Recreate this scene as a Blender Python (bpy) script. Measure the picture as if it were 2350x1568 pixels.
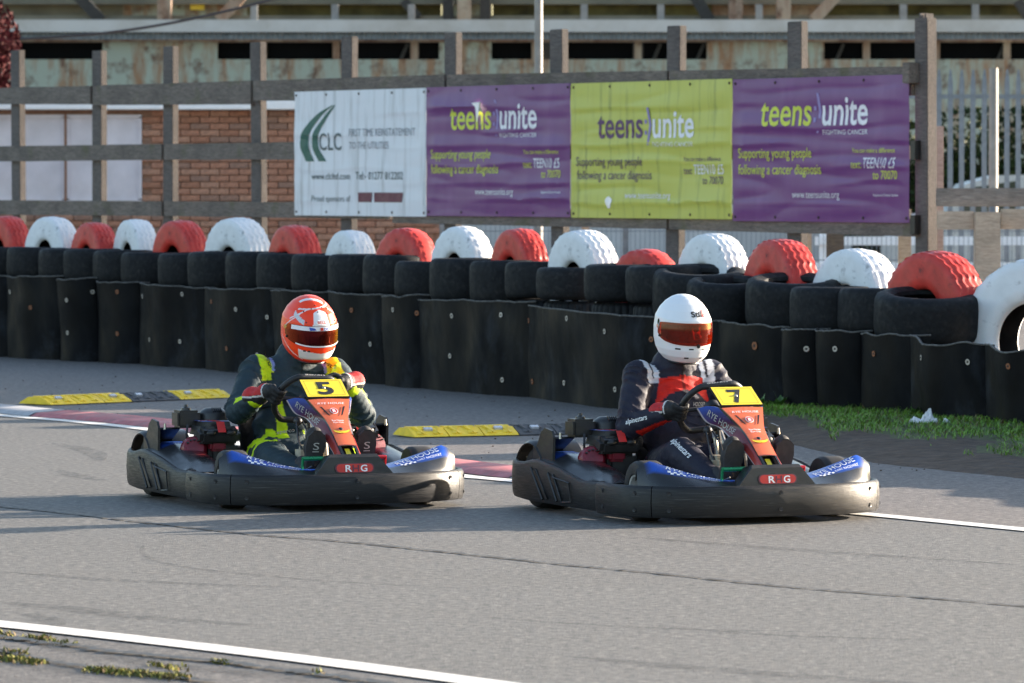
import bpy, bmesh, math, random
import numpy as np
from mathutils import Vector, Matrix, noise as mnoise
from mathutils.bvhtree import BVHTree

random.seed(7); np.random.seed(7)
R = math.radians
scene = bpy.context.scene
for o in list(bpy.data.objects): bpy.data.objects.remove(o)
C = scene.collection

# ------------------------------------------------------------------ camera, sky, sun, exposure
CAM_H, FPX = 1.52, 11520.0                 # camera height (m), focal length in 2350-wide picture units
cam_d = bpy.data.cameras.new('camera'); cam = bpy.data.objects.new('camera', cam_d); C.objects.link(cam)
cam_d.sensor_width = 36.0; cam_d.lens = FPX/2350*36.0
cam.location = (0, 0, CAM_H); cam.rotation_euler = (R(90-1.81), 0, 0)
cam_d.clip_start = 0.5; cam_d.clip_end = 2000
cam_d.dof.use_dof = True; cam_d.dof.focus_distance = 23.1; cam_d.dof.aperture_fstop = 8.5
scene.camera = cam

SUN_AZ, SUN_EL = 25.0, 12.5                # azimuth from +X towards +Y
S = Vector((math.cos(R(SUN_AZ))*math.cos(R(SUN_EL)), math.sin(R(SUN_AZ))*math.cos(R(SUN_EL)), math.sin(R(SUN_EL))))
world = bpy.data.worlds.new('World'); scene.world = world; world.use_nodes = True
wn = world.node_tree.nodes; wl = world.node_tree.links; wn.clear()
sky = wn.new('ShaderNodeTexSky'); sky.sky_type = 'NISHITA'; sky.sun_disc = False
sky.sun_elevation = R(SUN_EL); sky.sun_rotation = R(90-SUN_AZ)
sky.air_density = 1.0; sky.dust_density = 1.5; sky.ozone_density = 1.0
bg = wn.new('ShaderNodeBackground'); bg.inputs[1].default_value = 0.095
wo = wn.new('ShaderNodeOutputWorld'); wl.new(sky.outputs[0], bg.inputs[0]); wl.new(bg.outputs[0], wo.inputs[0])
sun_d = bpy.data.lights.new('sun', 'SUN'); sun_d.energy = 4.6; sun_d.angle = R(0.6); sun_d.color = (1.0, 0.86, 0.70)
sun = bpy.data.objects.new('sun', sun_d); C.objects.link(sun)
sun.rotation_euler = S.to_track_quat('Z', 'Y').to_euler(); sun.location = (20, 20, 20)
scene.view_settings.view_transform = 'Standard'; scene.view_settings.look = 'None'
scene.view_settings.gamma = 1.0; scene.view_settings.exposure = 2.18
scene.view_settings.use_curve_mapping = False
scene.render.engine = 'CYCLES'; scene.cycles.max_bounces = 6; scene.cycles.use_denoising = True

# ------------------------------------------------------------------ places: a ground point, or a point at distance Y
def gnd(x, y):
    Y = FPX*CAM_H/(y-420.0); return np.array([(x-1175)/FPX*Y, Y, 0.0])
def at(x, y, Y): return np.array([(x-1175)/FPX*Y, Y, CAM_H-(y-420.0)/FPX*Y])

# ------------------------------------------------------------------ materials
MATS = {}
def nodes_of(name):
    m = bpy.data.materials.new(name); m.use_nodes = True
    nt = m.node_tree; return m, nt, nt.nodes['Principled BSDF']
def N(nt, t, **kw):
    n = nt.nodes.new(t)
    for k, v in kw.items(): setattr(n, k, v)
    return n
def coords(nt, scale=(1, 1, 1), kind='Object'):
    tc = N(nt, 'ShaderNodeTexCoord'); mp = N(nt, 'ShaderNodeMapping'); mp.inputs['Scale'].default_value = scale
    nt.links.new(tc.outputs[kind], mp.inputs[0]); return mp.outputs[0]
def noise_tex(nt, vec, scale, detail=4, rough=0.55, dist=0.0):
    n = N(nt, 'ShaderNodeTexNoise'); n.inputs['Scale'].default_value = scale
    n.inputs['Detail'].default_value = detail; n.inputs['Roughness'].default_value = rough; n.inputs['Distortion'].default_value = dist
    nt.links.new(vec, n.inputs['Vector']); return n.outputs['Fac']
def ramp(nt, fac, stops):
    r = N(nt, 'ShaderNodeValToRGB'); e = r.color_ramp.elements
    while len(e) < len(stops): e.new(0.5)
    for i, (p, c) in enumerate(stops):
        e[i].position = p; e[i].color = (c[0], c[1], c[2], 1) if hasattr(c, '__len__') else (c, c, c, 1)
    nt.links.new(fac, r.inputs[0]); return r.outputs[0]
def mix(nt, fac, a, b):
    m = N(nt, 'ShaderNodeMix', data_type='RGBA')
    def put(sock, v):
        if hasattr(v, 'is_output'): nt.links.new(v, sock)
        else: sock.default_value = (v[0], v[1], v[2], 1) if hasattr(v, '__len__') else v
    if hasattr(fac, 'is_output'): nt.links.new(fac, m.inputs[0])
    else: m.inputs[0].default_value = fac
    put(m.inputs[6], a); put(m.inputs[7], b); return m.outputs[2]
def bump(nt, p, height, strength=0.3, dist=0.01):
    b = N(nt, 'ShaderNodeBump'); b.inputs['Strength'].default_value = strength; b.inputs['Distance'].default_value = dist
    nt.links.new(height, b.inputs['Height']); nt.links.new(b.outputs[0], p.inputs['Normal'])
def plain(name, col, rough=0.5, metal=0.0, var=0.15, scale=30, bmp=0.0, spec=0.5, coat=0.0, stretch=(1, 1, 1), dirt=None, dirt_amt=(0.55, 0.75), dirt_scale=6, use_attr=False, rough_var=0.12, kind='Object'):
    if name in MATS: return MATS[name]
    m, nt, p = nodes_of(name); v = coords(nt, stretch, kind); f = noise_tex(nt, v, scale)
    if use_attr:
        a = N(nt, 'ShaderNodeAttribute'); a.attribute_name = 'col'; base = a.outputs['Color']
        k = ramp(nt, f, [(0.3, 1-var), (0.7, 1.0)])
        mm = N(nt, 'ShaderNodeMix', data_type='RGBA', blend_type='MULTIPLY'); mm.inputs[0].default_value = 1
        nt.links.new(base, mm.inputs[6]); nt.links.new(k, mm.inputs[7]); colr = mm.outputs[2]
    else:
        lo = [c*(1-var) for c in col]; hi = [min(1, c*(1+var)) for c in col]
        colr = ramp(nt, f, [(0.3, lo), (0.7, hi)])
    if dirt is not None:
        d = ramp(nt, noise_tex(nt, v, dirt_scale, 6, 0.65, 0.3), [(dirt_amt[0], 0.0), (dirt_amt[1], 1.0)])
        colr = mix(nt, d, colr, dirt)
    nt.links.new(colr, p.inputs['Base Color'])
    r = ramp(nt, noise_tex(nt, v, scale*0.6, 3), [(0.3, max(0.02, rough-rough_var)), (0.7, min(1, rough+rough_var))])
    nt.links.new(r, p.inputs['Roughness'])
    p.inputs['Metallic'].default_value = metal; p.inputs['Specular IOR Level'].default_value = spec
    p.inputs['Coat Weight'].default_value = coat; p.inputs['Coat Roughness'].default_value = 0.08
    if bmp: bump(nt, p, noise_tex(nt, v, scale*2.5, 5, 0.6), bmp, 0.01)
    MATS[name] = m; return m

def asphalt(name, base, warm, scale=1.0, spec=0.35):
    m, nt, p = nodes_of(name); v = coords(nt)
    fine = noise_tex(nt, v, 240*scale, 3, 0.7); mid = noise_tex(nt, v, 9, 5, 0.6)
    vs = coords(nt, (0.25, 1.6, 1)); big = noise_tex(nt, vs, 0.8, 5, 0.6, 0.4)
    c1 = ramp(nt, fine, [(0.30, [b*0.55 for b in base]), (0.5, base), (0.72, [b*1.55 for b in warm])])
    c2 = mix(nt, ramp(nt, mid, [(0.35, 0.0), (0.75, 0.35)]), c1, [b*0.75 for b in base])
    c3 = mix(nt, ramp(nt, big, [(0.45, 0.0), (0.75, 0.45)]), c2, [b*0.72 for b in warm])
    vor = N(nt, 'ShaderNodeTexVoronoi'); vor.inputs['Scale'].default_value = 130*scale; nt.links.new(v, vor.inputs['Vector'])
    st = ramp(nt, vor.outputs['Distance'], [(0.10, 0.35), (0.32, 0.0)])
    c4 = mix(nt, st, c3, [b*1.7 for b in warm])
    gr1 = noise_tex(nt, v, 26, 3, 0.75); c4 = mix(nt, ramp(nt, gr1, [(0.36, 0.75), (0.50, 0.0)]), c4, [b*0.48 for b in base]); c4 = mix(nt, ramp(nt, gr1, [(0.52, 0.0), (0.66, 0.65)]), c4, [b*1.65 for b in warm])
    nt.links.new(c4, p.inputs['Base Color']); p.inputs['Roughness'].default_value = 0.72; p.inputs['Specular IOR Level'].default_value = spec
    mth = N(nt, 'ShaderNodeMath', operation='ADD'); nt.links.new(fine, mth.inputs[0]); nt.links.new(vor.outputs['Distance'], mth.inputs[1])
    bump(nt, p, mth.outputs[0], 0.40, 0.004); MATS[name] = m; return m

def streaked(name, base, streak, stretch=(9, 9, 0.7), amt=(0.45, 0.75), rough=0.5, spots=None, scale=2.0, kind='Object', bmp=0.0):
    m, nt, p = nodes_of(name); v = coords(nt, stretch, kind); v2 = coords(nt, (1, 1, 1), kind)
    f = ramp(nt, noise_tex(nt, v, scale, 6, 0.65), [(amt[0], 0.0), (amt[1], 1.0)])
    c = mix(nt, f, base, streak)
    if spots is not None:
        c = mix(nt, ramp(nt, noise_tex(nt, v2, 3.0, 6, 0.65), [(0.52, 0.0), (0.66, 0.9)]), c, spots)
    nt.links.new(c, p.inputs['Base Color']); p.inputs['Roughness'].default_value = rough
    if bmp: bump(nt, p, noise_tex(nt, v, scale*3, 5, 0.6), bmp, 0.01)
    MATS[name] = m; return m

asphalt('asphalt_track', (0.124, 0.121, 0.117), (0.152, 0.142, 0.129))
asphalt('asphalt_runoff', (0.135, 0.122, 0.116), (0.165, 0.148, 0.138), 0.7)
asphalt('asphalt_old', (0.115, 0.105, 0.10), (0.13, 0.12, 0.11), 0.6)
plain('ground', (0.13, 0.11, 0.085), 0.95, var=0.35, scale=3, bmp=0.4)
plain('yard', (0.22, 0.21, 0.20), 0.9, var=0.2, scale=4)
plain('paint_white', (0.66, 0.64, 0.61), 0.65, var=0.10, scale=12, dirt=(0.30, 0.28, 0.27), dirt_amt=(0.52, 0.80), dirt_scale=14)
plain('paint_red', (0.42, 0.11, 0.12), 0.65, var=0.25, scale=14, dirt=(0.15, 0.12, 0.12), dirt_amt=(0.45, 0.8), dirt_scale=7, bmp=0.2)
plain('kerb_white', (0.33, 0.33, 0.35), 0.65, var=0.15, scale=14, dirt=(0.18, 0.17, 0.17), dirt_amt=(0.5, 0.85), dirt_scale=7)
plain('tar', (0.022, 0.021, 0.022), 0.6, var=0.3, scale=40)
plain('dirt', (0.066, 0.041, 0.026), 0.95, var=0.5, scale=14, bmp=0.8, dirt=(0.04, 0.03, 0.024), dirt_scale=8)
plain('turf_soil', (0.07, 0.075, 0.025), 0.95, var=0.4, scale=20, bmp=0.6)
plain('rubber_tyre', (0.010, 0.011, 0.013), 0.66, var=0.35, scale=10, dirt=(0.040, 0.037, 0.034), dirt_amt=(0.55, 0.82), dirt_scale=5, bmp=0.12, rough_var=0.12, spec=0.18)
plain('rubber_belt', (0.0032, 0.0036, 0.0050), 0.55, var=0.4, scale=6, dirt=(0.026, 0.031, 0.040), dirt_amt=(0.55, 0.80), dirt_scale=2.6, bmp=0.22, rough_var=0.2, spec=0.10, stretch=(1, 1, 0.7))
plain('belt_edge', (0.10, 0.095, 0.09), 0.9, var=0.5, scale=40)
plain('washer_zinc', (0.42, 0.38, 0.34), 0.55, 0.5, var=0.3, scale=60)
plain('washer_rust', (0.26, 0.10, 0.045), 0.85, 0.1, var=0.4, scale=60)
plain('bolt_dark', (0.05, 0.03, 0.025), 0.7, 0.3)
plain('tyre_red', (0.50, 0.036, 0.026), 0.45, var=0.22, scale=9, dirt=(0.07, 0.014, 0.014), dirt_amt=(0.56, 0.80), dirt_scale=12, bmp=0.06, spec=0.35)
plain('tyre_white', (0.70, 0.71, 0.73), 0.52, var=0.08, scale=9, dirt=(0.10, 0.10, 0.11), dirt_amt=(0.57, 0.80), dirt_scale=13, bmp=0.06, spec=0.3)
def wood(name, dark, light, moss=None):
    m, nt, p = nodes_of(name); v = coords(nt, (2.2, 14, 14)); v2 = coords(nt)
    g = noise_tex(nt, v, 5, 6, 0.7, 0.6)
    c = ramp(nt, g, [(0.32, dark), (0.68, light)])
    c = mix(nt, ramp(nt, noise_tex(nt, v2, 2.2, 5, 0.6), [(0.45, 0.0), (0.75, 0.6)]), c, [d*0.6 for d in dark])
    if moss: c = mix(nt, ramp(nt, noise_tex(nt, v2, 3.3, 5, 0.6), [(0.56, 0.0), (0.72, 0.7)]), c, moss)
    nt.links.new(c, p.inputs['Base Color']); p.inputs['Roughness'].default_value = 0.85; bump(nt, p, g, 0.6, 0.008); MATS[name] = m
wood('wood_rail', (0.075, 0.064, 0.056), (0.21, 0.178, 0.155), (0.08, 0.085, 0.03))
wood('wood_post', (0.062, 0.054, 0.052), (0.150, 0.130, 0.120))
wood('wood_pale', (0.33, 0.26, 0.20), (0.58, 0.47, 0.37))
wood('wood_mid', (0.13, 0.115, 0.105), (0.30, 0.27, 0.245))
plain('galvanised', (0.17, 0.20, 0.235), 0.55, 0.15, var=0.2, scale=12)
plain('pole_grey', (0.22, 0.215, 0.21), 0.5, 0.2, var=0.15, scale=8)
streaked('banner_white', (0.64, 0.68, 0.74), (0.24, 0.25, 0.26), (5, 5, 0.4), (0.50, 0.82), 0.42, scale=2.2)
streaked('banner_purple', (0.125, 0.031, 0.168), (0.17, 0.06, 0.21), (2, 2, 0.8), (0.50, 0.9), 0.36, scale=2.0)
streaked('banner_lime', (0.45, 0.48, 0.085), (0.17, 0.20, 0.05), (6, 6, 0.45), (0.52, 0.80), 0.38, scale=2.2)
plain('ink_lime', (0.55, 0.62, 0.06), 0.5, var=0.1); plain('ink_white', (0.72, 0.73, 0.78), 0.5, var=0.08)
plain('ink_lilac', (0.24, 0.20, 0.44), 0.5, var=0.1); plain('ink_purple', (0.085, 0.03, 0.11), 0.5, var=0.15)
plain('ink_green', (0.005, 0.085, 0.065), 0.5, var=0.1); plain('ink_slate', (0.07, 0.10, 0.11), 0.55, var=0.2)
plain('ink_maroon', (0.12, 0.03, 0.05), 0.55, var=0.2); plain('ink_faint', (0.20, 0.23, 0.27), 0.6, var=0.3)
plain('ink_black', (0.012, 0.012, 0.014), 0.5, var=0.1); plain('ink_brightwhite', (0.85, 0.85, 0.86), 0.4, var=0.03)
plain('ink_neon', (0.62, 0.85, 0.02), 0.5, var=0.05); plain('ink_silver', (0.42, 0.40, 0.38), 0.45, var=0.1)
plain('ink_red', (0.55, 0.02, 0.015), 0.4, var=0.1); plain('ink_blue', (0.02, 0.08, 0.42), 0.4, var=0.1)
plain('brick_a', (0.36, 0.18, 0.12), 0.9, var=0.25, scale=25, bmp=0.3); plain('brick_b', (0.32, 0.155, 0.10), 0.9, var=0.25, scale=25, bmp=0.3)
plain('brick_c', (0.38, 0.21, 0.145), 0.9, var=0.25, scale=25, bmp=0.3); plain('brick_d', (0.27, 0.16, 0.12), 0.9, var=0.2, scale=25, bmp=0.3)
plain('mortar', (0.33, 0.20, 0.145), 0.95, var=0.2, scale=20)
plain('fascia', (0.82, 0.83, 0.86), 0.4, var=0.04); plain('window_board', (0.62, 0.60, 0.66), 0.45, var=0.12, scale=3)
plain('window_brown', (0.24, 0.13, 0.09), 0.6)
streaked('shed_paint', (0.32, 0.36, 0.30), (0.27, 0.15, 0.08), (2.2, 2.2, 0.4), (0.45, 0.62), 0.75, (0.10, 0.042, 0.022), scale=1.7)
streaked('shed_rust', (0.34, 0.28, 0.21), (0.20, 0.10, 0.06), (2, 2, 0.4), (0.40, 0.66), 0.8, (0.10, 0.05, 0.03), scale=1.4)
streaked('shed_gutter', (0.50, 0.49, 0.47), (0.36, 0.33, 0.29), (1, 1, 1), (0.45, 0.75), 0.5, scale=0.8)
plain('shed_sheet', (0.22, 0.25, 0.27), 0.5, 0.2, var=0.2, scale=6); plain('shed_glass', (0.003, 0.0035, 0.004), 0.6, var=0.2, scale=1.2, rough_var=0.05, spec=0.05)
plain('shed_dark', (0.035, 0.033, 0.03), 0.8, var=0.3); plain('shed_moss', (0.075, 0.066, 0.022), 0.95, var=0.6, scale=2.5)
plain('shed_olive', (0.15, 0.14, 0.105), 0.9, var=0.25, scale=1.5); plain('shed_base', (0.42, 0.42, 0.43), 0.8, var=0.2, scale=1.0)
plain('cable', (0.03, 0.03, 0.035), 0.6)
plain('leaf_red', (0.060, 0.010, 0.012), 0.7, var=0.5, scale=7, spec=0.15); plain('leaf_green', (0.022, 0.036, 0.010), 0.7, var=0.5, scale=3, spec=0.15); plain('bark', (0.06, 0.045, 0.035), 0.9)
plain('grass', (0.10, 0.22, 0.020), 0.55, var=0.45, scale=5, use_attr=True)
plain('moss', (0.15, 0.17, 0.03), 0.9, use_attr=True, var=0.3)
plain('paint_yellow', (0.85, 0.58, 0.03), 0.55, var=0.15, scale=12, dirt=(0.30, 0.20, 0.04), dirt_amt=(0.6, 0.85), dirt_scale=9)
plain('bump_black', (0.075, 0.076, 0.082), 0.7, var=0.3, scale=20)
plain('reflector', (0.55, 0.56, 0.6), 0.25, 0.2)
plain('litter', (0.72, 0.72, 0.76), 0.7, var=0.08)
plain('car_pale', (0.42, 0.45, 0.46), 0.35, 0.2, var=0.1); plain('car_glass', (0.02, 0.035, 0.03), 0.1, var=0.1)
# kart
plain('kart_black', (0.012, 0.0125, 0.014), 0.42, var=0.25, scale=14, dirt=(0.040, 0.039, 0.039), dirt_amt=(0.54, 0.8), dirt_scale=5, bmp=0.08, stretch=(1, 1, 2.5), rough_var=0.16)
plain('kart_bumper', (0.012, 0.012, 0.0135), 0.44, var=0.3, scale=20, dirt=(0.050, 0.048, 0.047), dirt_amt=(0.57, 0.70), dirt_scale=9, bmp=0.18, stretch=(1.2, 0.8, 16), rough_var=0.12, spec=0.35)
plain('kart_decal', (1, 1, 1), 0.28, use_attr=True, var=0.12, scale=9, coat=0.15, dirt=(0.030, 0.027, 0.025), dirt_amt=(0.60, 0.85), dirt_scale=14)
plain('plate_yellow', (0.80, 0.60, 0.03), 0.4, var=0.08, scale=9, dirt=(0.35, 0.28, 0.06), dirt_amt=(0.6, 0.9), dirt_scale=14)
plain('tyre_kart', (0.016, 0.016, 0.017), 0.7, var=0.3, scale=14, dirt=(0.05, 0.046, 0.042), dirt_amt=(0.5, 0.8))
plain('rim_alloy', (0.55, 0.53, 0.50), 0.4, 0.4, var=0.15); plain('steel', (0.36, 0.33, 0.29), 0.3, 0.9, var=0.2); plain('steel_dark', (0.03, 0.03, 0.034), 0.4, 0.4)
plain('engine_red', (0.17, 0.008, 0.022), 0.35, var=0.3, scale=20, dirt=(0.05, 0.012, 0.015), dirt_amt=(0.55, 0.8)); plain('engine_black', (0.02, 0.02, 0.021), 0.42, var=0.3, scale=20, dirt=(0.06, 0.05, 0.04), dirt_amt=(0.55, 0.85))
plain('pedal_green', (0.01, 0.22, 0.085), 0.3, 0.3, var=0.1); plain('pedal_red', (0.50, 0.015, 0.02), 0.3, 0.3, var=0.1)
plain('tank_tan', (0.42, 0.36, 0.27), 0.5, var=0.15); plain('brass', (0.55, 0.34, 0.10), 0.35, 0.8); plain('grip_black', (0.012, 0.012, 0.013), 0.5, var=0.2, bmp=0.1)
# people
plain('suit', (1, 1, 1), 0.66, use_attr=True, var=0.22, scale=30, bmp=0.22, spec=0.28, rough_var=0.08)
plain('glove', (1, 1, 1), 0.7, use_attr=True, var=0.2, scale=60, bmp=0.15)
plain('shoe', (0.028, 0.025, 0.026), 0.75, var=0.2, scale=50)
plain('helmet_paint', (1, 1, 1), 0.34, use_attr=True, var=0.02, scale=20, coat=0.12, rough_var=0.03, spec=0.4)
plain('helmet_black', (0.01, 0.01, 0.011), 0.4); plain('skin', (0.34, 0.18, 0.12), 0.6, var=0.08); plain('eye_white', (0.30, 0.27, 0.25), 0.4)
plain('visor_strip', (0.80, 0.82, 0.86), 0.25, var=0.03)
m, nt, p = nodes_of('visor_iridium'); v = coords(nt, (1, 1, 1))
gr = N(nt, 'ShaderNodeLayerWeight'); gr.inputs[0].default_value = 0.45
c = ramp(nt, gr.outputs['Facing'], [(0.0, (0.10, 0.008, 0.012)), (0.45, (0.32, 0.05, 0.01)), (0.8, (0.6, 0.28, 0.02))])
nt.links.new(c, p.inputs['Base Color']); p.inputs['Metallic'].default_value = 0.85; p.inputs['Roughness'].default_value = 0.12; MATS['visor_iridium'] = m
m, nt, p = nodes_of('visor_orange'); p.inputs['Base Color'].default_value = (0.14, 0.012, 0.003, 1); p.inputs['Roughness'].default_value = 0.06; p.inputs['Coat Weight'].default_value = 0.5
tr = N(nt, 'ShaderNodeBsdfTransparent'); tr.inputs[0].default_value = (0.90, 0.30, 0.10, 1)
mx = N(nt, 'ShaderNodeMixShader'); mx.inputs[0].default_value = 0.40; out = nt.nodes['Material Output']
nt.links.new(tr.outputs[0], mx.inputs[1]); nt.links.new(p.outputs[0], mx.inputs[2]); nt.links.new(mx.outputs[0], out.inputs[0]); MATS['visor_orange'] = m
m, nt, p = nodes_of('skid'); v = coords(nt, (1, 1, 1)); p.inputs['Base Color'].default_value = (0.03, 0.03, 0.032, 1); p.inputs['Roughness'].default_value = 0.6
tr = N(nt, 'ShaderNodeBsdfTransparent'); mx = N(nt, 'ShaderNodeMixShader'); f = ramp(nt, noise_tex(nt, v, 7, 6, 0.7), [(0.33, 0.0), (0.75, 0.40)])
out = nt.nodes['Material Output']; nt.links.new(f, mx.inputs[0]); nt.links.new(tr.outputs[0], mx.inputs[1]); nt.links.new(p.outputs[0], mx.inputs[2]); nt.links.new(mx.outputs[0], out.inputs[0]); MATS['skid'] = m

# ------------------------------------------------------------------ mesh helpers
def tag(o, label, cat=None, group=None, kind=None):
    if label: o['label'] = label
    if cat: o['category'] = cat
    if group: o['group'] = group
    if kind: o['kind'] = kind
    return o
def link(name, me, mats, parent=None, mtx=None):
    if mats is not None:
        for mm in (mats if isinstance(mats, (list, tuple)) else [mats]): me.materials.append(MATS[mm])
    o = bpy.data.objects.new(name, me); C.objects.link(o)
    if parent is not None: o.parent = parent
    if mtx is not None: o.matrix_local = mtx
    return o
def mesh(name, verts, faces, smooth=True, cols=None, mids=None):
    me = bpy.data.meshes.new(name); me.from_pydata([tuple(map(float, v)) for v in verts], [], [tuple(f) for f in faces]); me.update()
    if smooth:
        me.polygons.foreach_set('use_smooth', [True]*len(me.polygons)); me.set_sharp_from_angle(angle=R(42))
    if mids is not None: me.polygons.foreach_set('material_index', list(mids))
    if cols is not None:
        a = me.attributes.new('col', 'FLOAT_COLOR', 'POINT'); cc = np.ones((len(verts), 4), np.float32); cc[:, :3] = np.array(cols)[:, :3]
        a.data.foreach_set('color', cc.ravel())
    return me
def mk(name, verts, faces, mat, parent=None, smooth=True, cols=None, mids=None, mtx=None):
    return link(name, mesh(name, verts, faces, smooth, cols, mids), mat, parent, mtx)
def empty(name, loc=(0, 0, 0), rz=0.0):
    o = bpy.data.objects.new(name, None); C.objects.link(o); o.location = loc; o.rotation_euler = (0, 0, rz); o.empty_display_size = 0.2; return o
class MB:                                    # collects closed shapes into one mesh
    def __init__(s): s.v = []; s.f = []
    def add(s, v, f):
        n = len(s.v); s.v += [tuple(map(float, q)) for q in v]; s.f += [tuple(i+n for i in q) for q in f]; return s
    def box(s, c, d, rot=None, bevel=0.0, taper=None):
        bm = bmesh.new(); bmesh.ops.create_cube(bm, size=1.0)
        for w in bm.verts:
            w.co = Vector((w.co.x*d[0], w.co.y*d[1], w.co.z*d[2]))
            if taper and w.co.z > 0: w.co.x *= taper[0]; w.co.y *= taper[1]
        if bevel: bmesh.ops.bevel(bm, geom=list(bm.edges), offset=bevel, segments=2, affect='EDGES', clamp_overlap=True)
        M = Matrix.Translation(Vector(c)) @ (rot.to_4x4() if rot is not None else Matrix())
        bm.verts.index_update(); s.add([M @ w.co for w in bm.verts], [[w.index for w in f.verts] for f in bm.faces]); bm.free(); return s
    def tube(s, pts, r, n=8, caps=True):
        pts = [Vector(q) for q in pts]; rs = r if hasattr(r, '__len__') else [r]*len(pts); v = []; f = []
        up = None
        for i, q in enumerate(pts):
            t = (pts[min(i+1, len(pts)-1)]-pts[max(i-1, 0)]).normalized()
            if up is None: up = t.orthogonal().normalized()
            up = (up-t*up.dot(t)); up = up.normalized() if up.length > 1e-6 else t.orthogonal().normalized()
            b = t.cross(up)
            for k in range(n):
                a = 2*math.pi*k/n; v.append(q+(up*math.cos(a)+b*math.sin(a))*rs[i])
        for i in range(len(pts)-1):
            for k in range(n):
                f.append((i*n+k, i*n+(k+1) % n, (i+1)*n+(k+1) % n, (i+1)*n+k))
        if caps: f.append(tuple(range(n-1, -1, -1))); f.append(tuple(range((len(pts)-1)*n, len(pts)*n)))
        return s.add(v, f)
    def lathe(s, prof, n=32, M=None, closed=False):        # prof: (radius, height along z)
        v = []; f = []; m_ = len(prof)
        for k in range(n):
            a = 2*math.pi*k/n
            for (r, z) in prof:
                q = Vector((r*math.cos(a), r*math.sin(a), z)); v.append(M @ q if M is not None else q)
        for k in range(n):
            for j in range(m_ if closed else m_-1):
                a0 = k*m_+j; a1 = k*m_+(j+1) % m_; b0 = ((k+1) % n)*m_+j; b1 = ((k+1) % n)*m_+(j+1) % m_
                f.append((a0, b0, b1, a1))
        return s.add(v, f)
    def ball(s, c, r, n=12, M=None):
        r = r if hasattr(r, '__len__') else (r, r, r); bm = bmesh.new(); bmesh.ops.create_uvsphere(bm, u_segments=2*n, v_segments=n, radius=1.0)
        bm.verts.index_update(); Rm = M if M is not None else Matrix.Identity(3)
        s.add([Vector(c)+Rm @ Vector((w.co.x*r[0], w.co.y*r[1], w.co.z*r[2])) for w in bm.verts], [[w.index for w in f.verts] for f in bm.faces]); bm.free(); return s
    def prism(s, poly, M, h):                 # polygon in xy extruded along z by h, placed by matrix M
        n = len(poly); v = [M @ Vector((a, b, 0)) for a, b in poly]+[M @ Vector((a, b, h)) for a, b in poly]
        f = [tuple(range(n-1, -1, -1)), tuple(range(n, 2*n))]+[(i, (i+1) % n, n+(i+1) % n, n+i) for i in range(n)]
        return s.add(v, f)
    def grid(s, P, closed_u=False):           # P[i][j] points
        nu, nv = len(P), len(P[0]); f = []
        for i in range(nu if closed_u else nu-1):
            for j in range(nv-1):
                f.append((i*nv+j, ((i+1) % nu)*nv+j, ((i+1) % nu)*nv+j+1, i*nv+j+1))
        return s.add([q for row in P for q in row], f)
    def build(s, name, mat, parent=None, smooth=True, mtx=None, cols=None): return mk(name, s.v, s.f, mat, parent, smooth, cols, None, mtx)
def solid(verts, faces, th):                  # give an open sheet real thickness
    bm = bmesh.new(); vs = [bm.verts.new(tuple(map(float, q))) for q in verts]
    for q in faces:
        try: bm.faces.new([vs[i] for i in q])
        except ValueError: pass
    bm.normal_update(); bmesh.ops.solidify(bm, geom=list(bm.faces), thickness=th); bm.verts.index_update()
    v = [tuple(w.co) for w in bm.verts]; f = [[w.index for w in q.verts] for q in bm.faces]; bm.free(); return v, f
def smooth_path(pts, n=6, closed=False):      # Catmull-Rom
    P = [np.array(q, float) for q in pts]; out = []; m_ = len(P)
    for i in range(m_ if closed else m_-1):
        p0 = P[(i-1) % m_] if (closed or i > 0) else 2*P[0]-P[1]; p1 = P[i]; p2 = P[(i+1) % m_]
        p3 = P[(i+2) % m_] if (closed or i+2 < m_) else 2*P[-1]-P[-2]
        for k in range(n):
            t = k/n; out.append(0.5*((2*p1)+(-p0+p2)*t+(2*p0-5*p1+4*p2-p3)*t*t+(-p0+3*p1-3*p2+p3)*t**3))
    if not closed: out.append(P[-1])
    return out
def bvh_of(o):
    me = o.data; return BVHTree.FromPolygons([v.co[:] for v in me.vertices], [tuple(q.vertices) for q in me.polygons])
# lettering: flat glyph meshes, in a unit where the given box is filled
def glyphs(text, bold=0.0, shear=0.0, maxlen=None, width=None, space=1.0):
    cu = bpy.data.curves.new('lettering', 'FONT'); cu.body = text; cu.size = 1.0; cu.offset = bold; cu.shear = shear; cu.fill_mode = 'FRONT'; cu.resolution_u = 3; cu.space_character = space
    o = bpy.data.objects.new('lettering', cu); C.objects.link(o); dg = bpy.context.evaluated_depsgraph_get(); dg.update()
    me = o.evaluated_get(dg).to_mesh(); v = np.array([q.co[:] for q in me.vertices]); f = [tuple(q.vertices) for q in me.polygons]
    o.evaluated_get(dg).to_mesh_clear(); bpy.data.objects.remove(o); bpy.data.curves.remove(cu)
    v[:, 0] -= v[:, 0].min(); return v, f
def fit(v, f, x0, x1, y0, cap, maxlen=None):
    v = v.copy(); w = v[:, 0].max(); v[:, 0] = x0+v[:, 0]/w*(x1-x0); v[:, 1] = y0+v[:, 1]/0.72*cap
    if maxlen:
        bm = bmesh.new(); vs = [bm.verts.new(tuple(q)) for q in v]
        for q in f:
            try: bm.faces.new([vs[i] for i in q])
            except ValueError: pass
        for _ in range(3):
            es = [e for e in bm.edges if e.calc_length() > maxlen]
            if not es: break
            bmesh.ops.subdivide_edges(bm, edges=es, cuts=1, use_grid_fill=False)
            bmesh.ops.triangulate(bm, faces=[q for q in bm.faces if len(q.verts) > 4])
        bm.verts.index_update(); v = np.array([w_.co[:] for w_ in bm.verts]); f = [[w_.index for w_ in q.verts] for q in bm.faces]; bm.free()
    return v, f
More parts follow.
